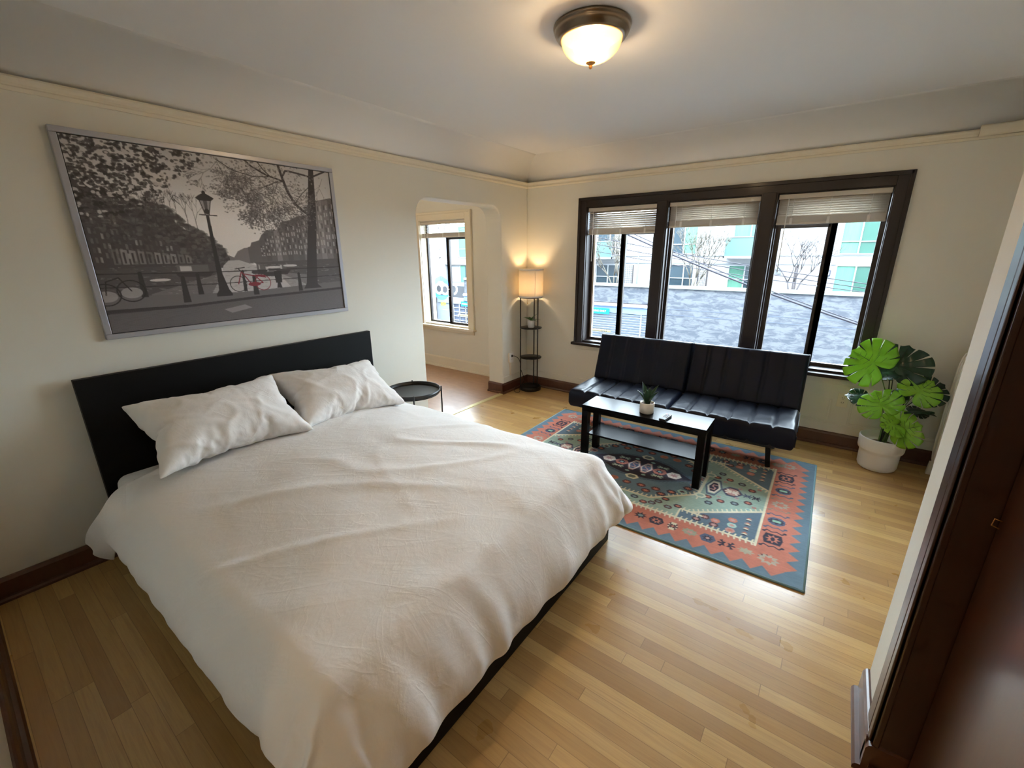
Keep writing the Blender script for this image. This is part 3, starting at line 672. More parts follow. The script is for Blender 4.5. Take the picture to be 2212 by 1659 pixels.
while xs < 1.0:          # right facades
    wd = .022+.03*(xs-.6); tone = rnd.choice([60, 74, 92, 66, 110]); tp = np.interp(xs, [a for a, b in R_[:17]], [b for a, b in R_[:17]])+.006
    ar.poly([(u_(xs), tp), (u_(xs+wd), tp-.01), (u_(xs+wd), .625), (u_(xs), .628)], G(tone), .75)
    n = 5+int((xs-.6)*6)
    for j in range(n):
        z = tp+.03+(.60-tp-.03)*j/n
        for q in range(2):
            xx = xs+wd*(.15+.42*q); ar.poly([(u_(xx), z), (u_(xx+wd*.24), z), (u_(xx+wd*.24), z+.6*(.57-tp)/n), (u_(xx), z+.6*(.57-tp)/n)], G(150 if (j+q) % 3 else 40), .7)
    xs += wd+.002
# left tree line
for k in range(1500):
    x = rnd.random()*.45; t = np.interp(x, [0, .12, .27, .33, .40, .46], [.26, .30, .34, .44, .50, .60]); y = t+abs(rnd.gauss(0, .10))-.03
    if y < .63: ar.ell(u_(x), y, .006+.012*rnd.random(), .004+.01*rnd.random(), G(rnd.choice([30, 38, 46, 58, 74])), .55)
def twig(x, y, a, l, t, d, g, spread=.5, leaf=0):
    x1, y1 = x+l*math.cos(a), y+l*math.sin(a); ar.line((x, y), (x1, y1), t, G(g), .9)
    if d == 0:
        for q in range(leaf): ar.ell(x1+rnd.gauss(0, .02), y1+rnd.gauss(0, .018), .003+.005*rnd.random(), .002+.003*rnd.random(), G(rnd.choice([44, 66, 90])), .75)
        return
    for q in range(3 if rnd.random() < .5 else 2): twig(x1, y1, a+rnd.uniform(-spread, spread), l*rnd.uniform(.68, .9), max(.0016, t*.66), d-1, g, spread, leaf)
for k in range(9): twig(u_(.08+.035*k), .44, -PI/2+rnd.uniform(-.3, .3), .06, .004, 4, 48)
# canal water
ar.poly([(u_(.455), .618), (u_(.50), .617), (u_(.56), .65), (u_(.70), .72), (u_(.80), .81), (u_(.25), .83), (u_(.33), .74), (u_(.42), .69), (u_(.43), .65)], G(150))
ar.poly([(0, .655), (u_(.42), .635), (u_(.42), .70), (u_(.36), .83), (0, .84)], G(52)); ar.poly([(u_(.15), .80), (u_(.40), .70), (u_(.40), .84), (u_(.15), .84)], G(92), .6)
ar.poly([(u_(.56), .635), (1.43, .615), (1.43, .80), (u_(.82), .81), (u_(.66), .70)], G(58)); ar.poly([(u_(.66), .70), (u_(.83), .73), (u_(.83), .81), (u_(.72), .81)], G(96), .7)
for k in range(700):
    x = rnd.random(); y = .64+.18*rnd.random(); ar.line((u_(x), y), (u_(x)+.01+.02*rnd.random(), y+.001), .002, G(rnd.choice([40, 90, 150, 70])), .35)
for a, b, c_ in [(.255, .638, .115), (.60, .655, .05), (.67, .645, .04), (.57, .64, .03)]:     # boats
    ar.poly([(u_(a), b), (u_(a+c_), b+.004), (u_(a+c_), b+.045), (u_(a), b+.045)], G(70)); ar.poly([(u_(a+.01), b+.008), (u_(a+c_*.45), b+.010), (u_(a+c_*.45), b+.038), (u_(a+.01), b+.038)], G(150))
    ar.poly([(u_(a-.01), b+.045), (u_(a+c_+.02), b+.045), (u_(a+c_), b+.075), (u_(a), b+.072)], G(34))
for a, b in [(.16, .722), (.62, .668), (.70, .66)]: ar.ell(u_(a+.03), b, .05, .008, G(170))
# quay, kerb and brick road
ar.poly([(0, .80), (u_(.26), .812), (u_(.49), .822), (1.43, .79), (1.43, .85), (u_(.55), .866), (u_(.28), .885), (0, .885)], G(74))
ar.poly([(0, .872), (u_(.28), .876), (u_(.55), .856), (1.43, .836), (1.43, .856), (u_(.55), .876), (u_(.28), .896), (0, .90)], G(30))
ar.poly([(0, .895), (u_(.28), .892), (u_(.55), .873), (1.43, .853), (1.43, 1), (0, 1)], G(70))
for k in range(34):
    y0 = .87+.0042*k*(1+k*.012); ar.path([(0, y0+.022), (u_(.3), y0+.019), (u_(.6), y0), (1.43, y0-.018)], .0016, G(48), .6)
    for q in range(70):
        x = (q+.5*(k % 2))/70*AW; ar.line((x, y0+.012-.02*x), (x+.003, y0+.017-.02*x), .0016, G(52), .5)
ar.poly([(u_(.40), .925), (u_(.49), .905), (u_(.52), .93), (u_(.43), .952)], G(112), .8)
# big tree at the right
TT = G(34)
ar.poly([(u_(.892), 0), (u_(.918), 0), (u_(.905), .28), (u_(.875), .62), (u_(.862), .80), (u_(.885), .83), (u_(.785), .83), (u_(.803), .79), (u_(.822), .62), (u_(.862), .28)], TT)
for P, t in [([(.865, .31), (.83, .275), (.798, .237), (.77, .16), (.758, .096), (.75, .05), (.742, 0)], .018), ([(.758, .10), (.72, .085), (.682, .073), (.62, .03), (.592, -.005)], .011), ([(.70, .08), (.67, .04), (.65, 0)], .007), ([(.90, .05), (.86, .04), (.80, .03), (.773, .03), (.76, .06)], .012), ([(.90, .05), (.93, .03), (.975, 0)], .012), ([(.76, .10), (.72, .11), (.66, .15), (.60, .18)], .006), ([(.88, .12), (.84, .17), (.80, .235)], .005), ([(.70, .08), (.62, .09), (.54, .07), (.48, .02)], .006), ([(.73, .11), (.70, .2), (.68, .3)], .004)]:
    ar.path([(u_(a), b) for a, b in P], t, TT)
for k in range(46):
    x, y = rnd.choice([(.60, .05), (.66, .08), (.70, .12), (.64, .15), (.58, .10), (.70, .20), (.66, .24), (.54, .06), (.74, .18), (.96, .05), (.48, .03), (.75, .28), (.62, .2), (.94, .12)])
    twig(u_(x), y, rnd.uniform(.3, 2.9), .06, .0026, 4, 58, .6, 1)
for k in range(520):
    x = rnd.gauss(.62, .13); y = abs(rnd.gauss(.10, .12)); 
    if y < .42-.9*abs(x-.66): ar.ell(u_(x), y, .003+.006*rnd.random(), .0025+.004*rnd.random(), G(rnd.choice([48, 72, 90, 110])), .7)
# leaves hanging in from the top left
for k in range(1700):
    x = rnd.random()*.42; y = rnd.random()*.40; lim = .40-1.0*max(0, x-.16)-.25*x
    if y < lim and (y < lim-.10 or rnd.random() < .4): ar.ell(u_(x), y*1.0, .005+.010*rnd.random(), .004+.007*rnd.random(), G(rnd.choice([20, 26, 34, 48])) if rnd.random() < .84 else G(150), .9)
# railing, bollards, bin, lamp post, bicycles
RC = G(24)
ar.path([(0, .679), (u_(.2), .684), (u_(.4), .687), (u_(.62), .685), (u_(1.0), .68)], .006, RC); ar.path([(0, .752), (u_(.39), .761), (u_(.81), .748), (u_(1), .742)], .005, RC)
for x, y0, y1, w_ in [(.128, .68, .815, .012), (.267, .713, .862, .014), (.323, .70, .82, .011), (.55, .724, .846, .013), (.767, .72, .842, .011), (.505, .69, .82, .008)]:
    ar.poly([(u_(x-w_*.55), y0), (u_(x+w_*.55), y0), (u_(x+w_), y1), (u_(x-w_), y1)], RC); ar.ell(u_(x), y0, .010, .010, RC)
ar.poly([(u_(.645), .695), (u_(.682), .695), (u_(.678), .775), (u_(.648), .775)], RC); ar.poly([(u_(.655), .775), (u_(.67), .775), (u_(.675), .81), (u_(.65), .81)], RC)
ar.poly([(u_(.400), .345), (u_(.412), .345), (u_(.416), .60), (u_(.420), .70), (u_(.436), .80), (u_(.446), .825), (u_(.446), .84), (u_(.382), .84), (u_(.382), .825), (u_(.394), .80), (u_(.398), .70), (u_(.399), .60)], RC)
ar.line((u_(.377), .345), (u_(.442), .347), .006, RC); ar.poly([(u_(.398), .345), (u_(.414), .345), (u_(.428), .262), (u_(.386), .262)], G(118)); ar.path([(u_(.386), .262), (u_(.399), .345)], .005, RC); ar.path([(u_(.428), .262), (u_(.413), .345)], .005, RC)
ar.poly([(u_(.399), .26), (u_(.415), .26), (u_(.412), .315), (u_(.402), .315)], G(60)); ar.poly([(u_(.372), .250), (u_(.385), .235), (u_(.400), .222), (u_(.414), .222), (u_(.430), .235), (u_(.443), .247), (u_(.430), .264), (u_(.384), .264)], RC); ar.ell(u_(.407), .217, .010, .012, RC); ar.ell(u_(.407), .325, .014, .016, RC)
RD = srgb(96, 18, 30)[:3]
for x in (.479, .587): ar.ring(u_(x), .768, .050, .050, .005, G(20) if x < .5 else RD)
ar.path([(u_(.479), .768), (u_(.499), .69), (u_(.535), .775), (u_(.587), .768), (u_(.556), .722), (u_(.505), .705)], .007, RD); ar.path([(u_(.499), .69), (u_(.487), .67), (u_(.475), .672)], .006, RC); ar.path([(u_(.487), .67), (u_(.515), .664)], .006, RC)
ar.poly([(u_(.555), .712), (u_(.60), .716), (u_(.606), .74), (u_(.60), .735), (u_(.558), .724)], RD); ar.ell(u_(.548), .775, .04, .014, RD); ar.ell(u_(.560), .697, .024, .013, G(40))
for x, y in [(.090, .775), (.012, .79)]: ar.ring(u_(x), y, .062, .058, .006, G(16)); ar.ell(u_(x), y+.01, .048, .03, G(140), .6)
ar.path([(u_(.09), .775), (u_(.06), .70), (u_(.02), .72), (u_(.012), .79)], .006, G(16))
grain = 1+.10*(nr.rand(H_, W_)-.5); ar.a = np.clip(ar.a**.86*1.45*grain[..., None]+.016, 0, 1)
small = ar.small(2)
ink_mesh('print', small, lambda u, v: (np.full_like(u, .0262), -hw+fw+.004+u*(2*hw-2*fw-.008), hh-fw-.004-v*(2*hh-2*fw-.008)), M['ink'], pt)
# ------------------------------------------------------------------ rug
RW, RH, RX, RY, RR = 2.171, 1.570, 3.0634, -2.0877, .0157
c_t, c_s, c_c, c_sg = srgb(86, 120, 142), srgb(200, 108, 80), srgb(214, 208, 178), srgb(142, 174, 160)
c_f, c_n, c_m, c_a, c_w = srgb(82, 118, 134), srgb(46, 42, 66), srgb(84, 46, 58), srgb(150, 196, 186), srgb(226, 214, 200)
c_b, c_e, c_p = srgb(74, 88, 122), srgb(118, 148, 158), srgb(196, 140, 132)
rg = Art(1086, 786, RW, RH, c_t)
def octo(cx, cy, rx, ry, k=.5): return [(cx-rx, cy), (cx-rx*k, cy-ry), (cx+rx*k, cy-ry), (cx+rx, cy), (cx+rx*k, cy+ry), (cx-rx*k, cy+ry)]
def starm(cx, cy, r, ry, c, n=8, i=.45):
    return rg.poly([(cx+(r if k % 2 == 0 else r*i)*math.cos(PI*k/n), cy+(ry if k % 2 == 0 else ry*i)*math.sin(PI*k/n)) for k in range(2*n)], c)
def rosette(cx, cy, rx, ry, c1, c2, c3=None):
    rg.poly(octo(cx, cy, rx, ry, .55), c1); starm(cx, cy, rx*.78, ry*.8, c2); 
    if c3: rg.poly(octo(cx, cy, rx*.25, ry*.25), c3)
def crab(cx, cy, rx, ry, c, c3=None, al=1):
    for sx in (-1, 1):
        for sy in (-1, 1):
            rg.poly([(cx+sx*rx*.1, cy+sy*ry*.1), (cx+sx*rx*.55, cy+sy*ry*.15), (cx+sx*rx, cy+sy*ry*.75), (cx+sx*rx*.6, cy+sy*ry), (cx+sx*rx*.5, cy+sy*ry*.5), (cx+sx*rx*.1, cy+sy*ry*.6)], c, al)
        rg.line((cx, cy), (cx+sx*rx, cy), ry*.35, c, al)
    if c3: rg.poly(octo(cx, cy, rx*.35, ry*.35), c3)
def worm(cx, cy, L, c, flip=1, vert=False, t=.009):
    P = [(-.5, -.22), (-.36, .18), (-.12, -.12), (.12, .14), (.36, -.18), (.5, .22)]; Q = []
    for a, b in P:
        p = (a*L, b*L*.45*flip); Q.append((cx+p[0], cy+p[1]) if not vert else (cx+p[1], cy+p[0]))
    rg.path(Q, t, c); rg.ell(Q[0][0], Q[0][1], .010, .009, c); rg.ell(Q[-1][0], Q[-1][1], .010, .009, c)
def comb(P, Q, t, c, side=0, tooth=.026, step=.030, tt=.009, lean=.35):
    P, Q = Vector(P), Vector(Q); d = (Q-P); L = d.length; d.normalize(); n = Vector((-d.y, d.x)); rg.line(tuple(P), tuple(Q), t, c)
    k = step*.5
    while k < L:
        for sd in ((1, -1) if side == 0 else (side,)):
            a = P+d*k; b = a+n*sd*(t/2+tooth)+d*lean*tooth; rg.line(tuple(a), tuple(b), tt, c)
        k += step
# salmon field with toothed edge
def teeth(x0, x1, n, out, inn):   # along x at y=out, valleys y=inn
    P = []
    for k in range(n): P += [(x0+(x1-x0)*k/n, inn), (x0+(x1-x0)*(k+.5)/n, out)]
    return P+[(x1, inn)]
per = .0945; nxr = 21; nyr = 15; x0 = RW/2-per*nxr/2; x1 = RW/2+per*nxr/2; y0 = .055; y1 = RH-.055
P = teeth(x0, x1, nxr, .030, .090)
Yp = []; n = nyr
for k in range(n): Yp += [(RW-.088, y0+.045+(y1-y0-.09)*k/n), (RW-.036, y0+.045+(y1-y0-.09)*(k+.5)/n)]
Yp += [(RW-.088, y1-.045)]
rg.poly(P+Yp+[(RW-a, RH-b) for a, b in P]+[(RW-a, RH-b) for a, b in Yp], c_s)
IX0, IX1, IY0, IY1 = .243, RW-.243, .262, RH-.262
# border motifs, long sides
row = [('r', c_n, c_s), ('w', c_a, c_e), ('r2', c_a, c_n), ('c', c_n, None), ('o', c_c, c_n), ('w', c_a, c_e), ('r', c_b, c_n)]
for sgn in (0, 1):
    for k in range(-9, 10):
        cx = RW/2+k*.0975+.03; cy = .166 if sgn == 0 else RH-.166; cx = cx if sgn == 0 else RW-cx; q = (k+18) % 7
        if abs(cx-RW/2) > .93: continue
        if q == 0: rosette(cx, cy, .046, .040, c_n, c_s, c_n)
        elif q == 1: rg.poly(octo(cx, cy, .030, .040), c_c); crab(cx, cy, .026, .034, c_m); starm(cx, cy, .012, .014, c_s, 4)
        elif q == 2: starm(cx, cy, .048, .036, srgb(150, 160, 136), 9, .7); starm(cx, cy, .03, .02, c_p, 6)
        elif q == 3: rosette(cx, cy, .044, .038, c_b, c_n, c_p)
        elif q == 4: crab(cx, cy, .040, .036, c_n); rg.poly(octo(cx, cy, .012, .014), c_s)
        elif q == 5: starm(cx, cy, .046, .032, srgb(170, 166, 140), 8, .55)
        else: starm(cx, cy, .044, .038, c_n, 8, .5); rg.poly(octo(cx, cy, .018, .012), c_e)
# border motifs, short sides
for sx in (0, 1):
    X = lambda x: x if sx == 0 else RW-x
    Ys = [(.366, 'a'), (.569, 'b'), (.785, 'c'), (.99, 'b'), (1.20, 'a'), (1.42, 'c'), (.158, 'c')]
    for yy, kd in Ys:
        cx = X(.168)
        if kd == 'a': rg.poly(octo(cx, yy, .050, .052, .8), c_n); starm(cx, yy, .04, .045, c_s, 8, .5); rg.poly(octo(cx, yy, .012, .02), c_n)
        elif kd == 'b': rg.poly([(cx-.045, yy-.02), (cx-.02, yy-.045), (cx+.02, yy-.045), (cx+.045, yy-.02), (cx+.045, yy+.02), (cx+.02, yy+.045), (cx-.02, yy+.045), (cx-.045, yy+.02)], c_b); starm(cx, yy, .055, .036, c_n, 8, .6); rg.poly([(cx-.022, yy-.012), (cx+.022, yy-.012), (cx+.022, yy+.012), (cx-.022, yy+.012)], srgb(130, 186, 160))
        else: starm(cx, yy, .056, .050, srgb(172, 160, 140), 9, .65); starm(cx, yy, .034, .03, c_s, 6, .5)
        for dy, cc in ((-.078, c_n if kd == 'a' else c_b), (.078, c_n if kd == 'a' else c_b)):
            if .1 < yy+dy < RH-.1 and kd != 'c': worm(cx, yy+dy, .105, cc, 1 if sx else -1)
        if kd == 'c' and .3 < yy < 1.3:
            for dy in (-.078, .078): worm(cx, yy+dy, .105, srgb(140, 128, 110), 1 if sx else -1, t=.007)
# inner field
rg.poly([(IX0, IY0), (IX1, IY0), (IX1, IY1), (IX0, IY1)], c_sg)
for sx in (0, 1):
    for sy in (0, 1):
        f = lambda x, y: (RW-x if sx == 0 else x, y if sy == 0 else RH-y)   # drawn for the near right corner, mirrored
        T = [f(1.50, .395), f(1.56, .372), f(IX1, .635), f(IX1, IY0), f(1.50, IY0)]
        rg.poly(T, srgb(80, 110, 132))
        for mx_, my_, cc in [(1.60, .325, c_n), (1.70, .37, c_s), (1.70, .32, c_m), (1.785, .435, c_s), (1.79, .375, c_a), (1.79, .318, c_p), (1.64, .375, c_m)]: rosette(*f(mx_, my_), .028, .024, cc, c_p if cc != c_p else c_s)
        for q in range(4): 
            a = f(1.865, .33+.055*q); 
            for ii, cc in enumerate((c_n, c_c, c_s)): rg.poly([(a[0]-.018, a[1]-.018+.012*ii), (a[0]+.018, a[1]-.018+.012*ii), (a[0], a[1]-.002+.012*ii)], cc)
        comb(f(1.49, .383), f(1.62, .372), .016, c_c, 0, .018); comb(f(1.56, .380), f(IX1, .640), .018, c_c, 1 if (sx+sy) % 2 else -1, .022)
        rg.line(f(1.49, .385), f(1.49, IY0), .010, c_c)
for sy in (0, 1):
    yy = IY0+.010 if sy == 0 else RH-IY0-.010; comb((IX0, yy), (IX1, yy), .016, c_c, 0, .018)
for x in (IX0, IX1): rg.line((x, IY0-.012), (x, IY1+.012), .014, c_c)
# central hexagon
hx = lambda d: [(.63-d, .785), (.64-d*.6, .56-d*.6), (.90-d*.2, .398-d), (1.27+d*.2, .398-d), (1.535+d*.6, .56-d*.6), (1.54+d, .785), (1.535+d*.6, 1.01+d*.6), (1.27+d*.2, 1.172+d), (.90-d*.2, 1.172+d), (.64-d*.6, 1.01+d*.6)]
hq = [(.635, .62), (.88, .398), (1.29, .398), (1.538, .62), (1.538, .95), (1.29, 1.172), (.88, 1.172), (.635, .95)]
rg.poly(hq, srgb(88, 124, 144))
for a, b in zip(hq, hq[1:]+hq[:1]): comb(a, b, .016, c_c, 1, .020)
# navy lozenge with its row of octagons
nd = [(.70, .785), (.90, .655), (1.0, .625), (1.17, .625), (1.27, .655), (1.47, .785), (1.27, .915), (1.17, .945), (1.0, .945), (.90, .915)]
rg.poly([(.5*(a-1.085)*2.0*1.045+1.085, (b-.785)*1.12+.785) for a, b in nd], srgb(64, 92, 118)); rg.poly(nd, c_n)
for a, b in zip(nd, nd[1:]+nd[:1]): comb(a, b, .008, srgb(78, 110, 132), -1, .018, .028, .009)
for sx in (-1, 1):
    cx = RW/2+sx*.047; rg.poly(octo(cx, .785, .050, .085, .35), c_p); rg.poly(octo(cx, .785, .044, .076, .35), c_w)
    for k in range(18): a = 2*PI*k/18; rg.ell(cx+.041*math.cos(a)*.95, .785+.070*math.sin(a), .004, .004, c_p)
    rg.poly(octo(cx, .785, .034, .060, .35), c_b); rg.path([(cx+.016, .815), (cx-.010, .822), (cx-.016, .80), (cx+.014, .772), (cx+.012, .752), (cx-.016, .752)], .009, c_p)
    cx = RW/2+sx*.146; rg.poly(octo(cx, .785, .054, .044, .5), c_s); starm(cx, .785, .044, .034, c_n, 8, .45); rg.ell(cx, .785, .012, .009, c_a)
    cx = RW/2+sx*.250; rg.poly(octo(cx, .785, .054, .044, .5), c_w); starm(cx, .785, .044, .034, c_p, 8, .4)
    for sy in (-1, 1):
        crab(RW/2+sx*.150, .785+sy*.075, .042, .022, srgb(176, 206, 186)); rg.ell(RW/2+sx*.062, .785+sy*.112, .016, .012, c_a)
for sy in (-1, 1): rg.poly(octo(RW/2, .785+sy*.178, .052, .034), srgb(216, 218, 190)); rg.poly(octo(RW/2, .785+sy*.178, .032, .020), srgb(96, 112, 106))
for sy in (-1, 1):
    for dx, dy, cc in [(.10, .262, c_m), (-.10, .262, c_s), (.20, .255, c_m), (-.20, .262, c_s), (.30, .235, c_n), (-.30, .22, c_m), (.36, .19, c_a), (-.36, .16, c_m), (.41, .06, c_p), (-.41, .06, c_p), (.38, .125, c_n), (-.40, .12, c_a), (0, .275, c_m), (.25, .30, c_n), (.15, .315, c_m), (-.16, .32, c_m)]:
        X = RW/2+dx*(1 if sy > 0 else -1); rosette(X, .785-sy*dy, .034, .025, cc, c_s if cc in (c_m, c_n) else (c_m if cc != c_s else srgb(176, 100, 60)))
# the two green end panels
for sx in (-1, 1):
    f = lambda x: RW/2+sx*(x-RW/2)
    rg.line((f(1.545), .56), (f(1.545), 1.01), .008, c_c)
    rg.poly(octo(f(1.607), .783, .056, .118, .45), c_b); rg.poly(octo(f(1.607), .783, .047, .098, .45), c_sg); rg.poly(octo(f(1.607), .783, .042, .086, .45), c_w)
    rg.poly(octo(f(1.607), .783, .031, .064, .45), c_n); rg.path([(f(1.622), .815), (f(1.60), .818), (f(1.598), .79), (f(1.618), .775), (f(1.614), .748), (f(1.592), .75)], .010, c_p)
    rg.poly(octo(f(1.722), .782, .068, .066, .4), c_b); rg.poly(octo(f(1.722), .782, .058, .054, .4), c_m); rg.poly(octo(f(1.722), .782, .048, .044, .4), c_p); crab(f(1.722), .782, .042, .036, c_w)
    crab(f(1.815), .782, .024, .03, c_b); crab(f(1.865), .782, .024, .032, c_n)
    for dx, dy, cc in [(1.60, .155, c_m), (1.68, .165, c_m), (1.76, .145, c_n), (1.83, .09, c_m), (1.87, .13, c_s), (1.66, .115, c_p), (1.76, .07, c_p), (1.575, .19, c_e), (1.62, .23, c_n), (1.84, .17, c_a)]:
        for sy in (-1, 1): rosette(f(dx), .785+sy*dy, .027 if cc in (c_m, c_n) else .014, .022 if cc in (c_m, c_n) else .012, cc, c_s if cc == c_m else c_e)
    for sy in (-1, 1):
        rg.poly(octo(f(1.555), .785+sy*.165, .040, .030), srgb(206, 212, 184)); rg.poly(octo(f(1.555), .785+sy*.165, .024, .016), c_sg)
        for dx, dy in [(1.47, .385), (1.38, .345), (1.42, .43), (1.32, .44), (1.35, .40), (1.20, .43), (1.27, .46)]:
            if dy < .50: rosette(f(dx), .785+sy*dy, .028, .020, rnd.choice([c_m, c_n, c_m]), c_s if rnd.random() < .6 else c_e)
# worn, streaky yarn and the light binding
yn = fnoise(786, 1086, 60, 9); ys_ = np.repeat(nr.rand(786, 1), 1086, 1); rg.a *= (1+.22*(yn-.5)+.16*(ys_-.5))[..., None]; lum = rg.a.mean(2, keepdims=True); rg.a = np.clip((rg.a*.76+lum*.24)*1.22+.032, 0, 1)
sm = rg.small(2)
rug = thing('area_rug', 'patterned teal and salmon kilim-style rug under the black coffee table', 'rug', (RX, RY, 0), RR)
ink_mesh('weave', sm, lambda u, v: (-RW+u*RW, v*RH, np.full_like(u, .0095)), M['rug'], rug)
mb = MB(); pr_ = [(-.004, 0), (.008, 0), (.010, .006), (.006, .0125), (-.003, .011), (-.006, .005)]
mb.box(-RW, 0, 0, RH, .0, .008)
mb.tube([(-RW, 0, .0062), (0, 0, .0062)], .006, 8).tube([(0, 0, .0062), (0, RH, .0062)], .006, 8).tube([(0, RH, .0062), (-RW, RH, .0062)], .006, 8).tube([(-RW, RH, .0062), (-RW, 0, .0062)], .006, 8)
mb.build('binding', M['rugedge'], rug)
# ------------------------------------------------------------------ sofa bed
sofa = thing('sofa_bed', 'black faux leather futon sofa bed with channel stitching under the big window', 'sofa', (1.138, -.518, 0), .036)
SW, SD = 1.735, .49; ZT, ZB = .395, .245
def cushion(x0, x1, L, T, nch, puff=.010, edge=.022, round_=.03, gr=.012):
    """padded panel: x across, v along its length L, thickness T, with stitched channels running along the length"""
    nx, ny = nch*10, 26; w_ = x1-x0; mb = MB(); rn = random.Random(int(x0*100)+nch)
    jit = [rn.uniform(-1, 1) for _ in range(64)]
    def se(t):  # rounded end profile 0..1
        e = edge; d = min(t, 1-t); return 1.0
    def P(u, v, top):
        x = x0+w_*u; y = L*v
        ex = min(u, 1-u)*w_; ey = min(v, 1-v)*L; r = round_
        hx = 1 if ex > r else math.sqrt(max(0, 1-(1-ex/r)**2)); hy = 1 if ey > r else math.sqrt(max(0, 1-(1-ey/r)**2))
        h = T/2*(.55+.45*min(hx, hy))
        c = u*nch; f = c-math.floor(c); st = min(f, 1-f)*w_/nch
        groove = math.exp(-(st/.006)**2); pf = puff*(1-abs(2*f-1)**5)
        if min(u, 1-u)*nch < .02: groove = 0
        cn = .004*noise.noise(Vector((x*14, y*9, 3.1+top)))+.0022*noise.noise(Vector((x*45, y*30, top)))
        ki = int(round(c)) % 64; wob = .006*math.sin(v*9+jit[ki]*4)
        h2 = h+(pf-gr*groove+cn)*(min(hx, hy))
        return (x+wob*(1-abs(2*f-1)), y, h2 if top else -h2)
    us = sorted(set([i/nx for i in range(nx+1)]+[round_*k/6/w_ for k in range(1, 6)]+[1-round_*k/6/w_ for k in range(1, 6)]))
    vs = sorted(set([i/ny for i in range(ny+1)]+[round_*k/6/L for k in range(1, 6)]+[1-round_*k/6/L for k in range(1, 6)]))
    n, m = len(us), len(vs); V = [P(u, v, 1) for u in us for v in vs]+[P(u, v, 0) for u in us for v in vs]; o = n*m; F = []
    for i in range(n-1):
        for j in range(m-1):
            a, b, c, d = i*m+j, (i+1)*m+j, (i+1)*m+j+1, i*m+j+1; F += [(a, b, c, d), (o+a, o+d, o+c, o+b)]
    for i in range(n-1): F += [(i*m, o+i*m, o+(i+1)*m, (i+1)*m), (i*m+m-1, (i+1)*m+m-1, o+(i+1)*m+m-1, o+i*m+m-1)]
    for j in range(m-1): F += [(j, j+1, o+j+1, o+j), ((n-1)*m+j, o+(n-1)*m+j, o+(n-1)*m+j+1, (n-1)*m+j+1)]
    mb.add(V, F, True); return mb
def place(mb, org, xa, ya, za):
    xa, ya, za = Vector(xa).normalized(), Vector(ya).normalized(), Vector(za).normalized(); org = Vector(org)
    mb.v = [tuple(org+xa*x+ya*y+za*z) for x, y, z in mb.v]; return mb
half = SW/2
tilt = math.atan2(.152, .436)
for k in (0, 1):
    s_ = cushion(0, half-.004, SD+.02, .150, 6, .007)
    o = place(s_, (k*(half+.002), -SD-.0, (ZT+ZB)/2), (1, 0, 0), (0, 1, 0), (0, 0, 1)).build('seat_cushion', M['leather'], sofa)
    b_ = cushion(0, half-.004, .455, .125, 6, .004, .022, .03, .011)
    yb = Vector((0, .152, .436)).normalized(); zb_ = Vector((0, -yb.z, yb.y))
    place(b_, Vector((k*(half+.002), .03, ZT-.02))-zb_*.055, (1, 0, 0), yb, zb_).build('back_cushion', M['leather'], sofa)
for k, xx in ((0, .0), (1, SW)):
    MB().tube([(xx, -SD+.03, ZT-.012), (xx, -.03, ZT-.010)], .0035, 6).tube([(xx, -SD+.008, ZT-.04), (xx, -SD+.008, ZB+.03)], .0035, 6).build('piping', M['leather'], sofa)
mb = MB().box(.12, SW-.12, -SD+.06, .02, ZB-.035, ZB-.008)
mb.build('frame', M['bmetal'], sofa, bevel=.004)
for lx, dx in ((.16, -.05), (SW-.16, .02)):
    for ly, dy in ((-SD+.12, +.07), (.0, .10)):
        f_ = 1 if ly < -.1 else -1; top = Vector((lx, ly, ZB-.02)); bo = Vector((lx+dx, ly-.0+(.06 if f_ > 0 else .10)*(1), .006 if ly > -.1 else .016))
        if f_ > 0: bo.y = ly+.085-.03
        d = (bo-top); MB().obox((top+bo)/2, d.cross(Vector((0, 1, 0))), Vector((0, 1, 0)), d, .017, .013, d.length/2).build('leg', M['bmetal'], sofa, bevel=.003)
# ------------------------------------------------------------------ coffee table
TX, TY, TR = 1.5124, -1.4369, .0206
ct = thing('coffee_table', 'narrow black coffee table with a lower shelf, standing on the patterned rug', 'table', (TX, TY, 0), TR)
MB().box(0, .90, 0, .26, .40, .45).build('table_top', M['lacquer'], ct, bevel=.0015)
for lx in (0, .85):
    for ly in (0, .21): MB().box(lx+.0005, lx+.0495, ly+.0005, ly+.0495, .011, .3995).build('leg', M['lacquer'], ct, bevel=.0015)
MB().box(.052, .848, .012, .248, .208, .222).build('shelf', M['lacquer'], ct, bevel=.001)
# plant on the table
def blade(L, W_, bend, twist=0, cup=.25, n=10, m=4, tipw=.6):
    V = []; F = []
    for i in range(n+1):
        t = i/n; w_ = W_*(math.sin(PI*min(1, t*.55+.22))**1.0)*(1 if t < tipw else max(0.02, 1-((t-tipw)/(1-tipw))**1.6)); a = bend*t
        y = L*(math.sin(a)/bend if abs(bend) > 1e-3 else t); z = L*((1-math.cos(a))/bend if abs(bend) > 1e-3 else 0); tw = twist*t
        for j in range(m+1):
            s_ = (j/m-.5)*2; X = s_*w_/2*math.cos(tw); Z = cup*w_*s_*s_*.5+s_*w_/2*math.sin(tw)
            V.append(Vector((X, y-Z*math.sin(a), z+Z*math.cos(a))))
    for i in range(n):
        for j in range(m): a = i*(m+1)+j; F.append((a, a+1, a+m+2, a+m+1))
    return V, F
def orient(V, base, az, elev, roll=0):
    """blade's length (y) goes up at elevation elev towards azimuth az; its upper face looks back at the axis"""
    R = Matrix.Rotation(az-PI/2, 3, 'Z') @ Matrix.Rotation(elev, 3, 'X') @ Matrix.Rotation(roll, 3, 'Y'); return [Vector(base)+R @ v for v in V]
pc = Vector((1.975, -1.318, .451))
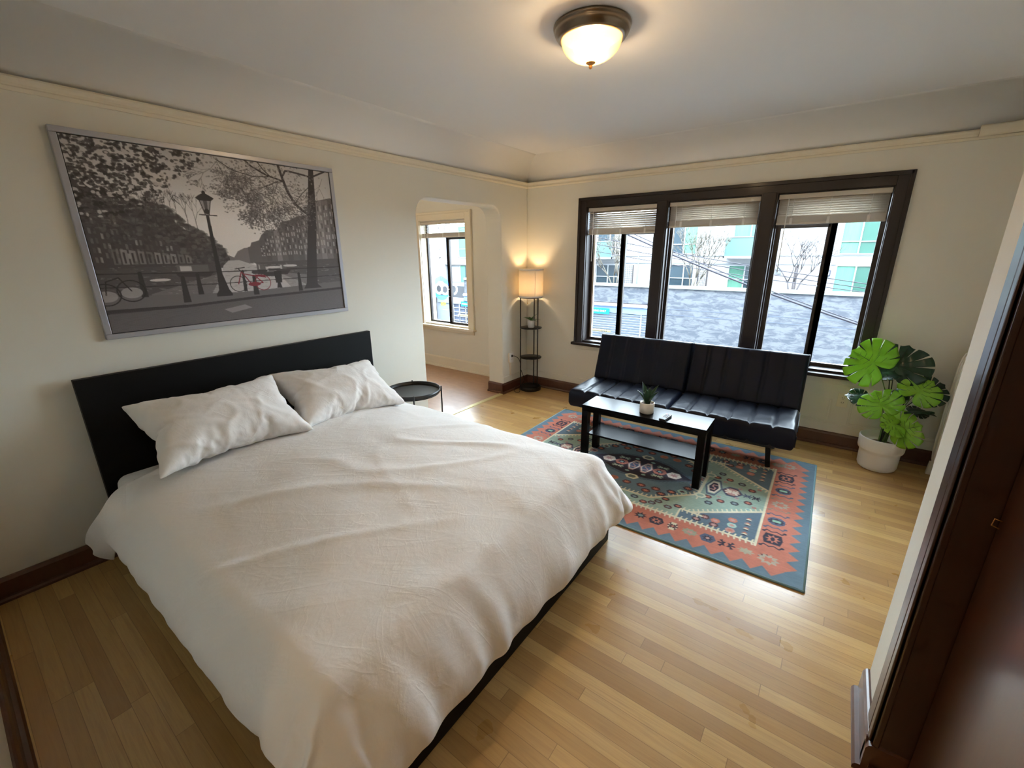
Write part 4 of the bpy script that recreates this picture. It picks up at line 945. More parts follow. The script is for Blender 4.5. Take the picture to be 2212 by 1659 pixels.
tp = thing('potted_plant', 'small snake plant in a cream cylinder pot on the black coffee table', 'plant', pc)
MB().lathe([(.001, 0), (.046, 0), (.050, .004), (.051, .074), (.0495, .078), (.046, .078), (.044, .066), (.001, .066)], 40).build('pot', M['pot'], tp)
MB().lathe([(.044, .066), (.03, .069), (.001, .070)], 24).build('soil', M['soil'], tp)
rl_ = random.Random(3)
for k, (az, el, L_, w_, b_) in enumerate([(2.6, 1.30, .165, .050, .25), (.6, 1.28, .160, .056, .2), (3.6, 1.15, .13, .050, .35), (-.4, 1.20, .15, .040, .45), (-1.5, 1.33, .13, .056, .15), (1.6, 1.42, .12, .046, .1), (-2.3, 1.35, .10, .046, .2)]):
    V, F = blade(L_, w_, -b_, rl_.uniform(-.3, .3), .45); mb = MB(); mb.add(orient(V, (.010*math.cos(az), .010*math.sin(az), .062), az, el), F, True); mb.build('leaf', M['leafC'], tp, solid=.0015)
# remote control
rc = thing('remote_control', 'small black remote control with pale button pad on the coffee table', 'remote control', (2.128, -1.352, .4505), -.10)
MB().box(-.022, .022, -.075, .05, 0, .016).build('body', M['cord'], rc, bevel=.005, seg=3)
MB().box(-.019, .019, -.025, .046, .016, .0175).build('button_pad', M['potw'], rc, bevel=.001)
for i in range(3):
    for j in range(5):
        MB().box(-.015+i*.011, -.007+i*.011, -.020+j*.0128, -.012+j*.0128, .0175, .0195).build('button', mat('button_red', srgb(170, 60, 70), .5) if (i, j) == (0, 4) else M['cord'], rc)
# ------------------------------------------------------------------ tray side table
GX, GY, GZ, GR = .285, -2.055, .512, .222
sd = thing('side_table', 'round black tray side table between the bed and the archway', 'table', (GX, GY, 0), -.6413)
MB().lathe([(.001, GZ-.030), (GR-.006, GZ-.030), (GR, GZ-.026), (GR, GZ), (GR-.004, GZ), (GR-.004, GZ-.024), (GR-.008, GZ-.026), (.001, GZ-.026)], 64).build('tray', M['bmetal'], sd)
MB().tube([((GR-.012)*math.cos(2*PI*k/40), (GR-.012)*math.sin(2*PI*k/40), GZ-.034) for k in range(41)], .005, 6).build('ring', M['bmetal'], sd)
for k in range(4):
    a = k*PI/2-.05; c, s_ = math.cos(a), math.sin(a)
    MB().tube([((GR+.008)*c, (GR+.008)*s_, GZ+.006), ((GR+.008)*c, (GR+.008)*s_, GZ-.04), ((GR+.006)*c, (GR+.006)*s_, .002)], .006, 8).tube([((GR-.01)*c, (GR-.01)*s_, GZ-.034), ((GR+.008)*c, (GR+.008)*s_, GZ-.030)], .005, 6).build('leg', M['bmetal'], sd)
# ------------------------------------------------------------------ etagere floor lamp
LX, LY, LR = .165, -.165, .122
fl = thing('floor_lamp', 'black shelf floor lamp with glowing drum shade in the room corner', 'lamp', (LX, LY, 0), -.6413)
MB().lathe([(.001, 0), (LR+.002, 0), (LR+.004, .004), (LR+.004, .040), (LR, .044), (LR-.006, .044), (LR-.006, .02), (.001, .02)], 48).build('base', M['bmetal'], fl)
for z in (.40, .748): MB().lathe([(.001, z-.010), (LR+.003, z-.010), (LR+.005, z-.006), (LR+.005, z), (.001, z)], 48).build('shelf', M['bmetal'], fl)
MB().lathe([(.001, 1.082), (LR+.006, 1.082), (LR+.008, 1.085), (LR+.008, 1.092), (.001, 1.092)], 48).build('top_plate', M['bmetal'], fl)
for a in (142, 262, 22):
    a = math.radians(a); x, y = (LR-.002)*math.cos(a), (LR-.002)*math.sin(a)
    MB().tube([(x, y, .006), (x, y, 1.086)], .0065, 10).build('pole', M['bmetal'], fl)
def shade_mat():
    t = NT('linen_shade'); x, y, z = t.xyz(); n = t.noise(t.comb(t.math('MULTIPLY', x, 3), t.math('MULTIPLY', y, 3), z), 90, 3)
    c = t.mix(n, srgb(238, 226, 204), srgb(248, 238, 220)); t.L.new(c, t.p.inputs['Base Color']); t.p.inputs['Roughness'].default_value = .9
    tl = t.N.new('ShaderNodeBsdfTranslucent'); tl.inputs[0].default_value = (.66, .60, .50, 1); mx = t.N.new('ShaderNodeMixShader'); mx.inputs[0].default_value = .30
    t.L.new(t.p.outputs[0], mx.inputs[1]); t.L.new(tl.outputs[0], mx.inputs[2]); t.L.new(mx.outputs[0], t.N['Material Output'].inputs[0]); return t.m
sm_ = shade_mat()
sh_ = MB(); n_ = 64
sh_.grid(n_, 6, lambda u, v: ((LR+.014)*math.cos(2*PI*u), (LR+.014)*math.sin(2*PI*u), 1.096+.302*v)); sh_.build('lamp_shade', sm_, fl, solid=.002)
for z in (1.100, 1.392): MB().lathe([(LR+.0155, z-.008), (LR+.0175, z-.008), (LR+.0175, z+.008), (LR+.0155, z+.008), (LR+.0155, z-.008)], 64).build('shade_trim', M['potw'], fl)
MB().lathe([(.001, 1.092), (.018, 1.092), (.018, 1.15), (.001, 1.15)], 16).build('socket', M['bmetal'], fl)
bulb_m = mat('bulb', (1, .75, .45, 1), .5, emit=(1, .62, .28, 1), es=14*LAMP)
MB().ball((0, 0, 1.205), .030, 16, 12).build('bulb', bulb_m, fl)
MB().tube([(.03, -.05, 1.085), (.03, -.05, 1.03)], .0012, 5).ball((.03, -.05, 1.026), .005, 8, 6).build('pull_chain', M['gold'], fl)
lamp('floor_lamp_bulb_light', 'POINT', (LX, LY, 1.205), 26*LAMP, (1, .72, .42), shadow_soft_size=.034)
# cord and outlet
cr = MB().tube([(.030, -.352, .425), (.055, -.335, .424), (.085, -.30, .40), (.095, -.27, .33), (.085, -.255, .26), (.10, -.235, .20), (.13, -.215, .12), (.12, -.23, .06), (.06, -.30, .035), (.05, -.34, .012), (.10, -.37, .006), (.15, -.34, .005), (.12, -.26, .005), (.13, -.20, .006), (.155, -.185, .012)], .0032, 6)
def smooth(pts, k=6):
    pts = [Vector(p) for p in pts]; out = []
    for i in range(len(pts)-1):
        p0, p1, p2, p3 = pts[max(i-1, 0)], pts[i], pts[i+1], pts[min(i+2, len(pts)-1)]
        for j in range(k):
            t = j/k; out.append(.5*((2*p1)+(p2-p0)*t+(2*p0-5*p1+4*p2-p3)*t*t+(3*p1-p0-3*p2+p3)*t**3))
    return out+[pts[-1]]
CP = [(.038, -.352, .425), (.062, -.335, .423), (.088, -.30, .39), (.092, -.272, .33), (.082, -.258, .27), (.095, -.24, .21), (.112, -.225, .13), (.10, -.25, .07), (.062, -.31, .045), (.060, -.345, .012), (.10, -.38, .005), (.135, -.36, .005), (.10, -.29, .005), (.055, -.24, .005), (.045, -.2, .006)]
cord = thing('power_cord', 'black power cord plugged into the corner outlet and looping down to the lamp base', 'cord', (0, 0, 0))
MB().tube(smooth(CP), .0032, 6).build('cable', M['cord'], cord)
MB().box(.010, .036, -.362, -.342, .412, .438).tube([(.034, -.352, .425), (.048, -.347, .425)], .006, 8).build('plug', M['cord'], cord, bevel=.004)
def outlet(root, c, axis, m, box=0):
    x, y, z = c
    def B(a0, a1, d0, d1, z0, z1): return MB().box(x+d0, x+d1, y+a0, y+a1, z+z0, z+z1) if axis == 'x' else MB().box(x+a0, x+a1, y-d1, y-d0, z+z0, z+z1)
    B(-.036, .036, box, box+.006, -.058, .058).build('cover_plate', m, root, bevel=.002)
    if box: B(-.034, .034, 0, box, -.055, .055).build('box', M['trimw'], root, bevel=.003)
    for dz in (-.02, .02):
        B(-.015, .015, box+.006, box+.008, dz-.014, dz+.014).build('socket_face', m, root, bevel=.001)
        q = B(-.008, -.005, box+.0078, box+.0086, dz-.002, dz+.007); q2 = B(.005, .008, box+.0078, box+.0086, dz-.002, dz+.007); q3 = B(-.002, .002, box+.0078, box+.0086, dz-.010, dz-.006)
        MB().add(q.v, q.f).add(q2.v, q2.f).add(q3.v, q3.f).build('slots', M['cord'], root)
o1 = thing('wall_outlet', 'white outlet beside the shelf lamp with a black plug in it', 'outlet', (0, 0, 0)); outlet(o1, (.0, -.352, .405), 'x', M['white'], .022)
MB().box(0, .010, -.367, -.337, .19, .35).build('conduit', M['trimw'], o1, bevel=.002)
o2 = thing('wall_outlet', 'painted double outlet under the window sill behind the monstera', 'outlet', (0, 0, 0)); outlet(o2, (3.128, -.001, .405), 'y', M['trimw'])
# little plant on the lamp shelf
sp = thing('potted_plant', 'tiny green plant in a white pot on the upper shelf of the floor lamp', 'plant', (LX+.012, LY-.01, .7482))
MB().lathe([(.001, 0), (.034, 0), (.037, .003), (.038, .080), (.036, .083), (.034, .083), (.033, .074), (.001, .074)], 32).build('pot', M['potw'], sp)
MB().lathe([(.033, .074), (.001, .077)], 20).build('soil', M['soil'], sp)
for k in range(13):
    az = k*2.4; el = .35+.9*((k*.37) % 1); V, F = blade(.09+.03*((k*.61) % 1), .017, -.7, 0, .5, 8, 2, .5); mb = MB(); mb.add(orient(V, (0, 0, .072), az, el), F, True); mb.build('leaf', M['leafD'], sp, solid=.0012)
# ------------------------------------------------------------------ monstera
MX, MY = 3.400, -.270
mo = thing('potted_monstera', 'tall monstera plant with split leaves in a ribbed white pot by the radiator', 'plant', (MX, MY, 0))
MB().lathe([(.001, 0), (.098, 0), (.112, .010), (.119, .03), (.121, .125), (.123, .140), (.133, .152), (.137, .165), (.139, .245), (.137, .250), (.133, .250), (.131, .20), (.120, .19), (.001, .19)], 64).build('pot', M['potw'], mo)
MB().lathe([(.12, .185), (.06, .195), (.001, .198)], 32).build('soil', M['soil'], mo)
def monstera(L_, W_, slits=5, depth=.55, cup=.16, droop=.35, seed=0):
    """heart-shaped leaf in the xy plane, stem joint at 0, tip at +y; cuts between the ribs"""
    r = random.Random(seed); n = 288; V = []; F = []
    def rad(a):    # a: angle from +y, 0..pi
        w_ = W_/2; s_ = a/PI
        return (L_*.80)*(1-s_)**.9*.55+w_*math.sin(a)**.8*1.05+.20*L_*s_**2.2+.20*L_*max(0, 1-a/.35)**2
    cuts = [(.38+.44*k+r.uniform(-.05, .05)) for k in range(slits)]; org = Vector((0, L_*.22, 0))
    rings = [0, .15, .3, .45, .6, .75, .9, 1.0]
    def shape(x, y):
        z = cup*abs(x)*.9-droop*max(0, y)**2/L_-.25*x*x/W_+.006*math.sin(abs(x)*70+y*35)
        return Vector((x, y, z))
    ang = []
    for k in range(n+1): ang.append(-PI+2*PI*k/n)
    for a in ang:
        R = rad(abs(a))
        for c in cuts:
            d = abs(abs(a)-c); wc = .030
            if d < wc: R *= 1-depth*(1-(d/wc)**2)**.5
        notch = abs(abs(a)-PI)
        if notch < .35: R *= .30+.70*(notch/.35)
        for q in rings: V.append(shape(math.sin(a)*R*q+org.x, math.cos(a)*R*q+org.y))
    m = len(rings)
    for i in range(n):
        for j in range(m-1): F.append((i*m+j, (i+1)*m+j, (i+1)*m+j+1, i*m+j+1))
    return V, F
def ribs(L_, W_, cup, droop):
    z = lambda x, y: cup*abs(x)*.9-droop*max(0, y)**2/L_-.25*x*x/W_+.0022
    mb = MB().tube([(0, L_*t, z(0, L_*t)) for t in (0, .2, .4, .58, .72, .83)], .0016, 5, rr=[.0026, .0024, .002, .0016, .0012, .0006])
    for k in range(5):
        y0 = L_*(.10+.13*k); wx = W_*(.34, .36, .32, .25, .14)[k]; ry = L_*(-.02, .06, .09, .10, .08)[k]
        for s_ in (-1, 1): mb.tube([(s_*wx*t, y0+ry*t, z(s_*wx*t, y0+ry*t)) for t in (0, .35, .7, 1)], .0009, 4)
    return mb
LV = [ # joint, tip, width/length, facing, material, seed
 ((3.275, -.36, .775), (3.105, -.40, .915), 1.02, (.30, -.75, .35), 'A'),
 ((3.365, -.28, .735), (3.405, -.27, .965), .95, (-.25, -.9, .25), 'B'),
 ((3.345, -.26, .75), (3.262, -.34, .712), .90, (-.1, -.5, .9), 'B'),
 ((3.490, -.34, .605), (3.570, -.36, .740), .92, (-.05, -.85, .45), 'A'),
 ((3.550, -.24, .600), (3.645, -.26, .705), .95, (-.3, -.8, .2), 'B'),
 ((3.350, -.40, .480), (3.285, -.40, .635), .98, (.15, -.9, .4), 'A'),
 ((3.250, -.32, .520), (3.120, -.34, .575), .75, (.1, -.45, .95), 'B'),
 ((3.480, -.30, .585), (3.400, -.25, .655), .80, (-.2, -.6, .8), 'B'),
 ((3.500, -.36, .490), (3.620, -.42, .555), .60, (-.1, .15, 1), 'B'),
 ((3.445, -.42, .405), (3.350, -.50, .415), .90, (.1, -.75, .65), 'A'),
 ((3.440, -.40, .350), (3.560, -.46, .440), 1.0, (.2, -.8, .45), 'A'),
 ((3.530, -.25, .46), (3.60, -.20, .50), .80, (0, -.4, .9), 'B'),
]
for k, (a, b, wr, nrm, cc) in enumerate(LV):
    a, b = Vector(a)-mo.location, Vector(b)-mo.location; ya = (b-a); L_ = ya.length*1.0; ya.normalize(); za = Vector(nrm); za = (za-ya*za.dot(ya)).normalized(); xa = ya.cross(za)
    cup, dr = .22, .35; L2 = L_*1.02; W_ = L2*wr*1.05
    V, F = monstera(L2, W_, 5, .50 if k % 2 else .42, cup, dr, k); T = lambda v: a+xa*v[0]+ya*v[1]+za*v[2]
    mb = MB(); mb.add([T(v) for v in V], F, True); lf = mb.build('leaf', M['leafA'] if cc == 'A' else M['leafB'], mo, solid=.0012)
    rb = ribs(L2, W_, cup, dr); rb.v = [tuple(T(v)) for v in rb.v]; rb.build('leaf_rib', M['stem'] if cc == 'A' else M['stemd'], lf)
    root = Vector((.02*math.cos(k*1.9), .02*math.sin(k*1.9), .19)); mid = (root+a)/2+Vector(((a.x)*-.18, 0, .05))
    MB().tube(smooth([root, root*.5+mid*.5+Vector((0, 0, .015)), mid, (mid+a)/2, a], 5), .0042, 7, rr=[.0055-.003*i/20 for i in range(21)]).build('stem', M['stem'] if k in (0, 3, 5, 9, 10) else M['stemd'], mo)
# ------------------------------------------------------------------ radiator
ra = thing('radiator', 'cream cast-iron column radiator against the right wall beyond the partition', 'radiator', (3.79, -.15, 0))
def section(y, foot):
    mb = MB(); n = 20; prof = []
    for k in range(n):
        a = 2*PI*k/n; c, s_ = math.cos(a), math.sin(a); px = .100*math.copysign(abs(c)**.45, c); pz = .44*math.copysign(abs(s_)**.30, s_); prof.append((px, pz+.49))
    for fr, wd in ((1.0, .013), (.93, .021), (.86, .0235)):
        V = [(p*(1 if fr == 1 else fr), y+sg*wd, .49+(q-.49)*(1 if fr == 1 else (1-(1-fr)*.22))) for sg in (-1, 1) for p, q in prof]
        mb.add(V, [list(range(n))[::-1], list(range(n, 2*n))]+[(i, (i+1) % n, n+(i+1) % n, n+i) for i in range(n)])
    for cx in (-.072, -.024, .024, .072): mb.tube([(cx, y, .14), (cx, y, .84)], .0245, 8)
    if foot:
        for cx in (-.085, .085): mb.prism([(cx-.018, .0), (cx+.018, .0), (cx+.012, .10), (cx-.012, .10)], .03, 'y', y-.015)
    return mb
for k in range(20): section(-.03-.056*k, k in (0, 19)).build('section', M['rad'], ra, bevel=.004, seg=2)
# ------------------------------------------------------------------ ceiling light
CX_, CY_ = 1.92, -2.295
cl = thing('ceiling_light', 'flush ceiling light with brushed metal ring and glowing glass bowl', 'ceiling light', (CX_, CY_, HC))
MB().lathe([(.001, -.001), (.160, -.001), (.165, -.006), (.163, -.013), (.158, -.016), (.160, -.022), (.155, -.034), (.146, -.040), (.146, -.046), (.138, -.052), (.132, -.054), (.128, -.050), (.128, -.01), (.001, -.008)], 72).build('metal_ring', M['nickel'], cl)
def bowl():
    m = bpy.data.materials.new('lit_glass_bowl'); m.use_nodes = True; N = m.node_tree.nodes; L = m.node_tree.links; N.clear(); o = N.new('ShaderNodeOutputMaterial')
    tl = N.new('ShaderNodeBsdfTranslucent'); tl.inputs[0].default_value = (.10, .056, .016, 1); gl = N.new('ShaderNodeBsdfGlossy'); gl.inputs['Roughness'].default_value = .1
    mx = N.new('ShaderNodeMixShader'); mx.inputs[0].default_value = .05; L.new(tl.outputs[0], mx.inputs[1]); L.new(gl.outputs[0], mx.inputs[2])
    tp_ = N.new('ShaderNodeBsdfTransparent'); tp_.inputs[0].default_value = (1, .9, .75, 1); m2 = N.new('ShaderNodeMixShader'); m2.inputs[0].default_value = .45; L.new(mx.outputs[0], m2.inputs[1]); L.new(tp_.outputs[0], m2.inputs[2]); mx = m2
    em = N.new('ShaderNodeEmission'); em.inputs[0].default_value = (1, .62, .26, 1); em.inputs[1].default_value = .42*LAMP; ad = N.new('ShaderNodeAddShader')
    L.new(mx.outputs[0], ad.inputs[0]); L.new(em.outputs[0], ad.inputs[1]); L.new(ad.outputs[0], o.inputs[0]); return m
pf = [(.1275, -.044)]+[(.1275*math.cos(a), -.050-.085*math.sin(a)) for a in [k*PI/2/14 for k in range(1, 14)]]+[(.004, -.135)]
bowl_m = bowl()
MB().lathe(pf, 72).build('glass_bowl', bowl_m, cl, solid=.003)
MB().lathe([(.001, -.133), (.020, -.134), (.021, -.137), (.012, -.142), (.007, -.146), (.006, -.149), (.0075, -.153), (.005, -.158), (.001, -.160)], 24).build('finial', M['gold'], cl)
for a in (.5, 3.4):
    bm_ = MB().ball((.055*math.cos(a), .055*math.sin(a), -.072), .026, 14, 10); bm_.build('bulb', mat('ceiling_bulb', (1, .8, .5, 1), .5, emit=(1, .68, .34, 1), es=9*LAMP), cl)
lamp('ceiling_bowl_light', 'POINT', (CX_, CY_, HC-.085), 54*LAMP, (1, .89, .72), shadow_soft_size=.05)
for nm, (hx_, hy_), lab, e_ in [('ceiling_light', (-1.35, -1.35), 'unseen flush ceiling light added to brighten the alcove behind the archway', 34), ('ceiling_light', (3.1, -5.6), 'unseen flush ceiling light added as fill in the hallway behind the bedroom', 44)]:  # two unseen fixtures, added to brighten the alcove and fill from the hallway
    h_ = thing(nm, lab, 'ceiling light', (hx_, hy_, HC))
    MB().lathe([(.001, -.001), (.150, -.001), (.150, -.02), (.140, -.022), (.001, -.01)], 48).build('metal_ring', M['nickel'], h_)
    MB().lathe([(.135, -.02), (.12, -.05), (.07, -.08), (.001, -.09)], 48).build('glass_bowl', bowl_m, h_, solid=.003)
    lamp('ceiling_bowl_light', 'POINT', (hx_, hy_, HC-.06), e_*LAMP, (1, .92, .80), shadow_soft_size=.03)
# ------------------------------------------------------------------ door at the right
struct(MB().box(PX-.012, PX+.110, PY0-.022, PY0, BH, 2.12).box(PX-.004, PX+.012, PY0-.034, PY0-.0, BH, 2.12).build('trim_door_casing', M['casing'], bevel=.003))
struct(MB().box(PX-.012, PX+.0, PY0+.020, PY0+.082, BH, 2.12).box(PX-.014, PX, PY0-.022, PY0+.008, BH, 2.12).build('trim_corner_wood', M['casing'], bevel=.003))
dr = thing('door_1', None, None, (PX+.082, PY0-.03, 0)); dr['kind'] = 'structure'
mb = MB().box(0, .040, -.80, 0, .008, 2.06)
q = mb.build('door_leaf', M['doorwood'], dr, bevel=.002); q['kind'] = 'structure'
q = MB().tube([(-.004, -.035, .965), (-.018, -.035, .968), (-.020, -.035, .95), (-.006, -.035, .945)], .0015, 5).build('door_hook', M['gold'], dr); q['kind'] = 'structure'
# ------------------------------------------------------------------ the street outside
def stucco(name, a, b, sc=.9, lo=.44, hi=.56):
    t = NT(name); x, y, z = t.xyz(); v = t.comb(x, y, t.math('MULTIPLY', z, 3.0))
    n = t.noise(v, sc*2.2, 6, .68, .6); n2 = t.noise(v, sc*.9, 3)
    c = t.mix(t.ramp(n, [(lo, (0, 0, 0, 1)), (hi, (1, 1, 1, 1))]), a, b); c = t.mix(t.math('MULTIPLY', n2, .35), c, b); t.L.new(c, t.p.inputs['Base Color']); t.p.inputs['Roughness'].default_value = .9
    return t.m
EX = 1.0
M['stucco'] = stucco('weathered_block_wall', srgb(66, 70, 79), srgb(101, 102, 105))
M['facade'] = mat('white_facade', srgb(156, 156, 156), .8, var=.03, vscale=.6)
M['facade2'] = mat('light_grey_panel', srgb(123, 127, 134), .8)
M['cap'] = mat('wall_cap', srgb(135, 141, 133), .7)
M['lintel'] = mat('garage_lintel', srgb(112, 131, 159), .7)
M['shutter'] = mat('shutter_slats', srgb(88, 95, 111), .5)
M['shutterl'] = mat('shutter_light', srgb(161, 167, 174), .5)
M['dglass'] = mat('tinted_window', srgb(47, 60, 67), .15, spec=.6)
M['gglass'] = mat('green_window', srgb(53, 88, 77), .3, spec=.5)
M['curtain'] = mat('mint_curtain', srgb(81, 127, 107), .8, var=.25, vscale=3, stretch=(14, 1, .4))
M['balc'] = mat('balcony_glass', srgb(84, 110, 105), .3, spec=.5)
M['wframe'] = mat('white_window_frame', srgb(165, 166, 168), .5)
M['bark'] = mat('pale_bark', srgb(68, 62, 62), .85, var=.2, vscale=8)
M['barkl'] = mat('pale_bark_light', srgb(84, 77, 67), .85, var=.2, vscale=8)
M['wire'] = mat('cable_black', srgb(42, 38, 48), .6)
M['signb'] = mat('sign_blue', srgb(0, 136, 197), .4)
M['signw'] = mat('sign_white', srgb(221, 222, 222), .5)
M['yellow'] = mat('barrier_yellow', srgb(209, 178, 97), .5)
M['pole'] = mat('pole_grey', srgb(64, 67, 79), .8, var=.25, vscale=6, stretch=(1, 1, .3))
M['beige'] = mat('beige_block', srgb(150, 145, 132), .85, var=.08, vscale=3)
M['road'] = mat('asphalt', srgb(73, 73, 75), .9, var=.1, vscale=5)
M['brickrow'] = mat('brick_course', srgb(129, 113, 117), .8)
struct(MB().box(-45, 40, .3, 15.2, -3.6, -3.42).build('ground_street', M['road']))
struct(MB().box(-45, 40, 15.2, 26, -3.6, -.35).build('ground_terrace', M['road']))
# own outer wall, its unseen height added to block sky light from facades opposite
struct(MB().box(-60, -3.3, 0, .3, -3.4, 14).box(-3.3, XR+.8, .0, .22, -3.4, -.12).box(XR+.8, 30, 0, .3, -3.4, 14).box(-3.3, XR+.8, -.2, .25, 2.64, 14).build('wall_outer_sky_block', M['facade2']))
# street retaining wall
rw = thing('street_wall', 'long grey weathered block wall with pale coping across the street', 'wall', (0, 15, -3.4))
MB().box(-3.12, 14, 0, .25, 0, 3.44).box(-14.9, -3.12, 0, .25, 2.70, 3.44).build('wall_face', M['stucco'], rw)
MB().box(-14.9, 14, -.06, .30, 3.44, 3.56).build('coping', M['cap'], rw, bevel=.01)
MB().box(-3.1, 14, -.006, 0, 2.555, 2.575).box(-3.1, 14, -.006, 0, 2.31, 2.33).build('joint_lines', M['shutter'], rw)
MB().box(-3.05, -2.75, -.03, 0, .85, 1.12).build('utility_box', M['facade2'], rw, bevel=.01)
ga = thing('garage_entrance', 'wide garage opening with ribbed grey shutters below the street wall', 'garage', (-9, 15, -3.4))
MB().box(-5.95, 5.88, -.10, .25, 2.54, 2.62).build('ledge', M['wframe'], ga)
MB().box(-5.95, 5.88, -.07, -.03, 2.63, 2.68).build('brick_course', M['brickrow'], ga)
MB().box(-5.95, 5.88, -.03, .25, 2.22, 2.54).build('lintel', M['lintel'], ga)
mb = MB()
for k in range(19): mb.add([(-.05, -.01, 2.18-.115*k), (5.86, -.01, 2.18-.115*k), (5.86, .06, 2.08-.115*k), (-.05, .06, 2.08-.115*k)], [(0, 1, 2, 3)])
mb.build('shutter', M['shutterl'], ga, solid=.012); MB().box(-5.95, 5.88, .08, .25, 0, 2.22).build('backing', M['shutter'], ga)
mb = MB(); MB()
for x in (2.42, 4.9): mb.box(x, x+.045, -.04, -.01, 0, 2.2)
mb.build('shutter_post', M['wframe'], ga)
g2 = MB()
for k in range(9): g2.box(-6.9+k*.5, -6.84+k*.5, 0, .04, 0, 2.0)
for k in range(8): g2.box(-6.95, -2.9, 0, .04, .25*k, .25*k+.04)
MB().box(-7.1, -6.0, .06, .25, 0, 2.25).build('backing', M['shutter'], ga); g2.build('gate_grid', M['wframe'], ga)
MB().box(-8.2, -5.95, -.05, .25, 2.02, 2.36).build('lintel', M['facade2'], ga); MB().box(-8.3, -7.1, 0, .25, 0, 2.0).build('pier', M['facade2'], ga)
def sign(x0, z0, w_, h_, text, off, label, size):
    t = thing('parking_sign', label, 'sign', (x0, 14.88, z0)); MB().box(0, w_, -.02, .02, 0, h_).build('panel', M['signb'], t, bevel=.003)
    text_mesh('lettering', text, size, M['signw'], (off, -.024, h_*.28), (PI/2, 0, 0), t, .002, .002, 1.05); return t
sign(-7.28, -1.255, 1.68, .27, 'RESIDENT PARKING ONLY', .06, 'blue sign with white lettering over the garage shutter, behind the left pane of the window', .118)
sign(-15.09, -1.48, 1.68, .27, 'RESIDENT PARKING ONLY', .06, 'blue sign with white lettering seen through the archway window', .118)
for x0, x1, z, lb in [(-7.4, -5.42, -2.01, 'yellow barrier bar in front of the garage shutter, left pane of the big window'), (-15.19, -13.3, -1.98, 'yellow barrier bar seen through the archway window')]:
    t = thing('barrier_bar', lb, 'barrier', ((x0+x1)/2, 14.7, z)); h = (x1-x0)/2; MB().tube([(-h, 0, 0), (h, 0, 0)], .045, 8).build('bar', M['yellow'], t)
    mb = MB()
    for k in range(4): mb.box(h-.45+.09*k, h-.42+.09*k, -.048, .048, -.047, .047)
    mb.build('stripes', M['pole'], t); MB().tube([(-h+.1, 0, 0), (-h+.1, 0, -1.39)], .03, 8).build('post', M['pole'], t)
# apartment building
ab = thing('apartment_building', 'white apartment building with green-curtained windows and glass balconies across the street', 'building', (0, 18, -.35))
def AB(mb, name, m, bev=0): mb.v = [(x, y-18, z+.35) for x, y, z in mb.v]; return mb.build(name, m, ab, bevel=bev)
AB(MB().box(-16.85, 12, 18.05, 26, -.35, 3.4), 'facade', M['facade'])
AB(MB().box(-16.9, 12, 18.02, 18.05, 1.0, 1.02).box(-16.9, 12, 18.02, 18.05, 1.355, 1.375).box(-5.60, -5.54, 18.0, 18.05, -.35, 3.4), 'panel_lines', M['facade2'])
def win(x0, x1, z0, z1, mull, trans, glass_, y=18.0, t_=.045):
    f = MB().box(x0, x0+t_, y, y+.08, z0, z1).box(x1-t_, x1, y, y+.08, z0, z1).box(x0+t_, x1-t_, y, y+.08, z0, z0+t_).box(x0+t_, x1-t_, y, y+.08, z1-t_, z1)
    for q in mull: f.box(q-t_/2, q+t_/2, y, y+.08, z0+t_, z1-t_)
    for q in trans: f.box(x0+t_, x1-t_, y+.005, y+.075, q-t_*.4, q+t_*.4)
    fo = AB(f, 'window', M['wframe']); xs_ = [x0]+list(mull)+[x1]
    for k, g in enumerate(glass_):
        p = MB().box(xs_[k]+.01, xs_[k+1]-.01, y+.04, y+.06, z0+.01, z1-.01); p.v = [(x, yy-18, z+.35) for x, yy, z in p.v]; p.build('pane', M[g], fo)
win(-4.12, -2.78, 1.42, 3.0, [-3.39], [1.89], ['dglass', 'curtain']); win(-4.14, -2.80, -.2, .97, [-3.28], [.32], ['dglass', 'dglass'])
win(-1.29, .30, 1.37, 3.0, [-.58], [], ['curtain', 'balc']); win(-1.31, .05, -.2, .96, [-.63], [.34], ['curtain', 'dglass'])
win(2.64, 3.96, 1.40, 3.0, [3.27], [1.89], ['curtain', 'gglass']); win(2.66, 3.96, -.2, 1.0, [3.32], [], ['curtain', 'gglass'])
win(-8.62, -6.85, 1.37, 3.0, [-7.89, -7.19], [], ['curtain', 'dglass', 'dglass']); win(-8.70, -6.55, -.2, .93, [-7.90, -7.22], [.3], ['dglass', 'dglass', 'dglass'])
win(5.3, 6.6, 1.4, 3.0, [5.9], [1.89], ['curtain', 'gglass']); win(5.3, 6.6, -.2, 1.0, [5.9], [], ['curtain', 'curtain'])
for x0, x1, z0, z1 in [(-1.46, .40, 1.27, 2.14), (-8.6, -6.70, 1.22, 2.08)]:
    f = AB(MB().box(x0, x1, 17.30, 18.05, z0-.02, z0+.09).box(x0, x0+.05, 17.30, 17.34, z0, z1).box(x1-.05, x1, 17.30, 17.34, z0, z1).box(x0, x1, 17.29, 17.34, z1-.02, z1+.02), 'balcony', M['facade2'])
    q = MB().box(x0+.05, x1-.05, 17.31, 17.325, z0+.09, z1-.02); q.v = [(x, yy-18, z+.35) for x, yy, z in q.v]; q.build('balcony_glass', M['balc'], f)
for x0, x1, z1 in [(-6.34, -5.60, .92), (-2.50, -2.04, .98)]:
    mb = MB().box(x0, x0+.05, 17.5, 17.55, -.35, z1).box(x1-.05, x1, 17.5, 17.55, -.35, z1)
    for k in range(14): mb.box(x0, x1, 17.515, 17.53, -.30+k*.09, -.285+k*.09)
    for k in range(1, 7): mb.box(x0+(x1-x0)*k/7-.006, x0+(x1-x0)*k/7+.006, 17.53, 17.54, -.35, z1)
    AB(mb, 'trellis', M['bark'])
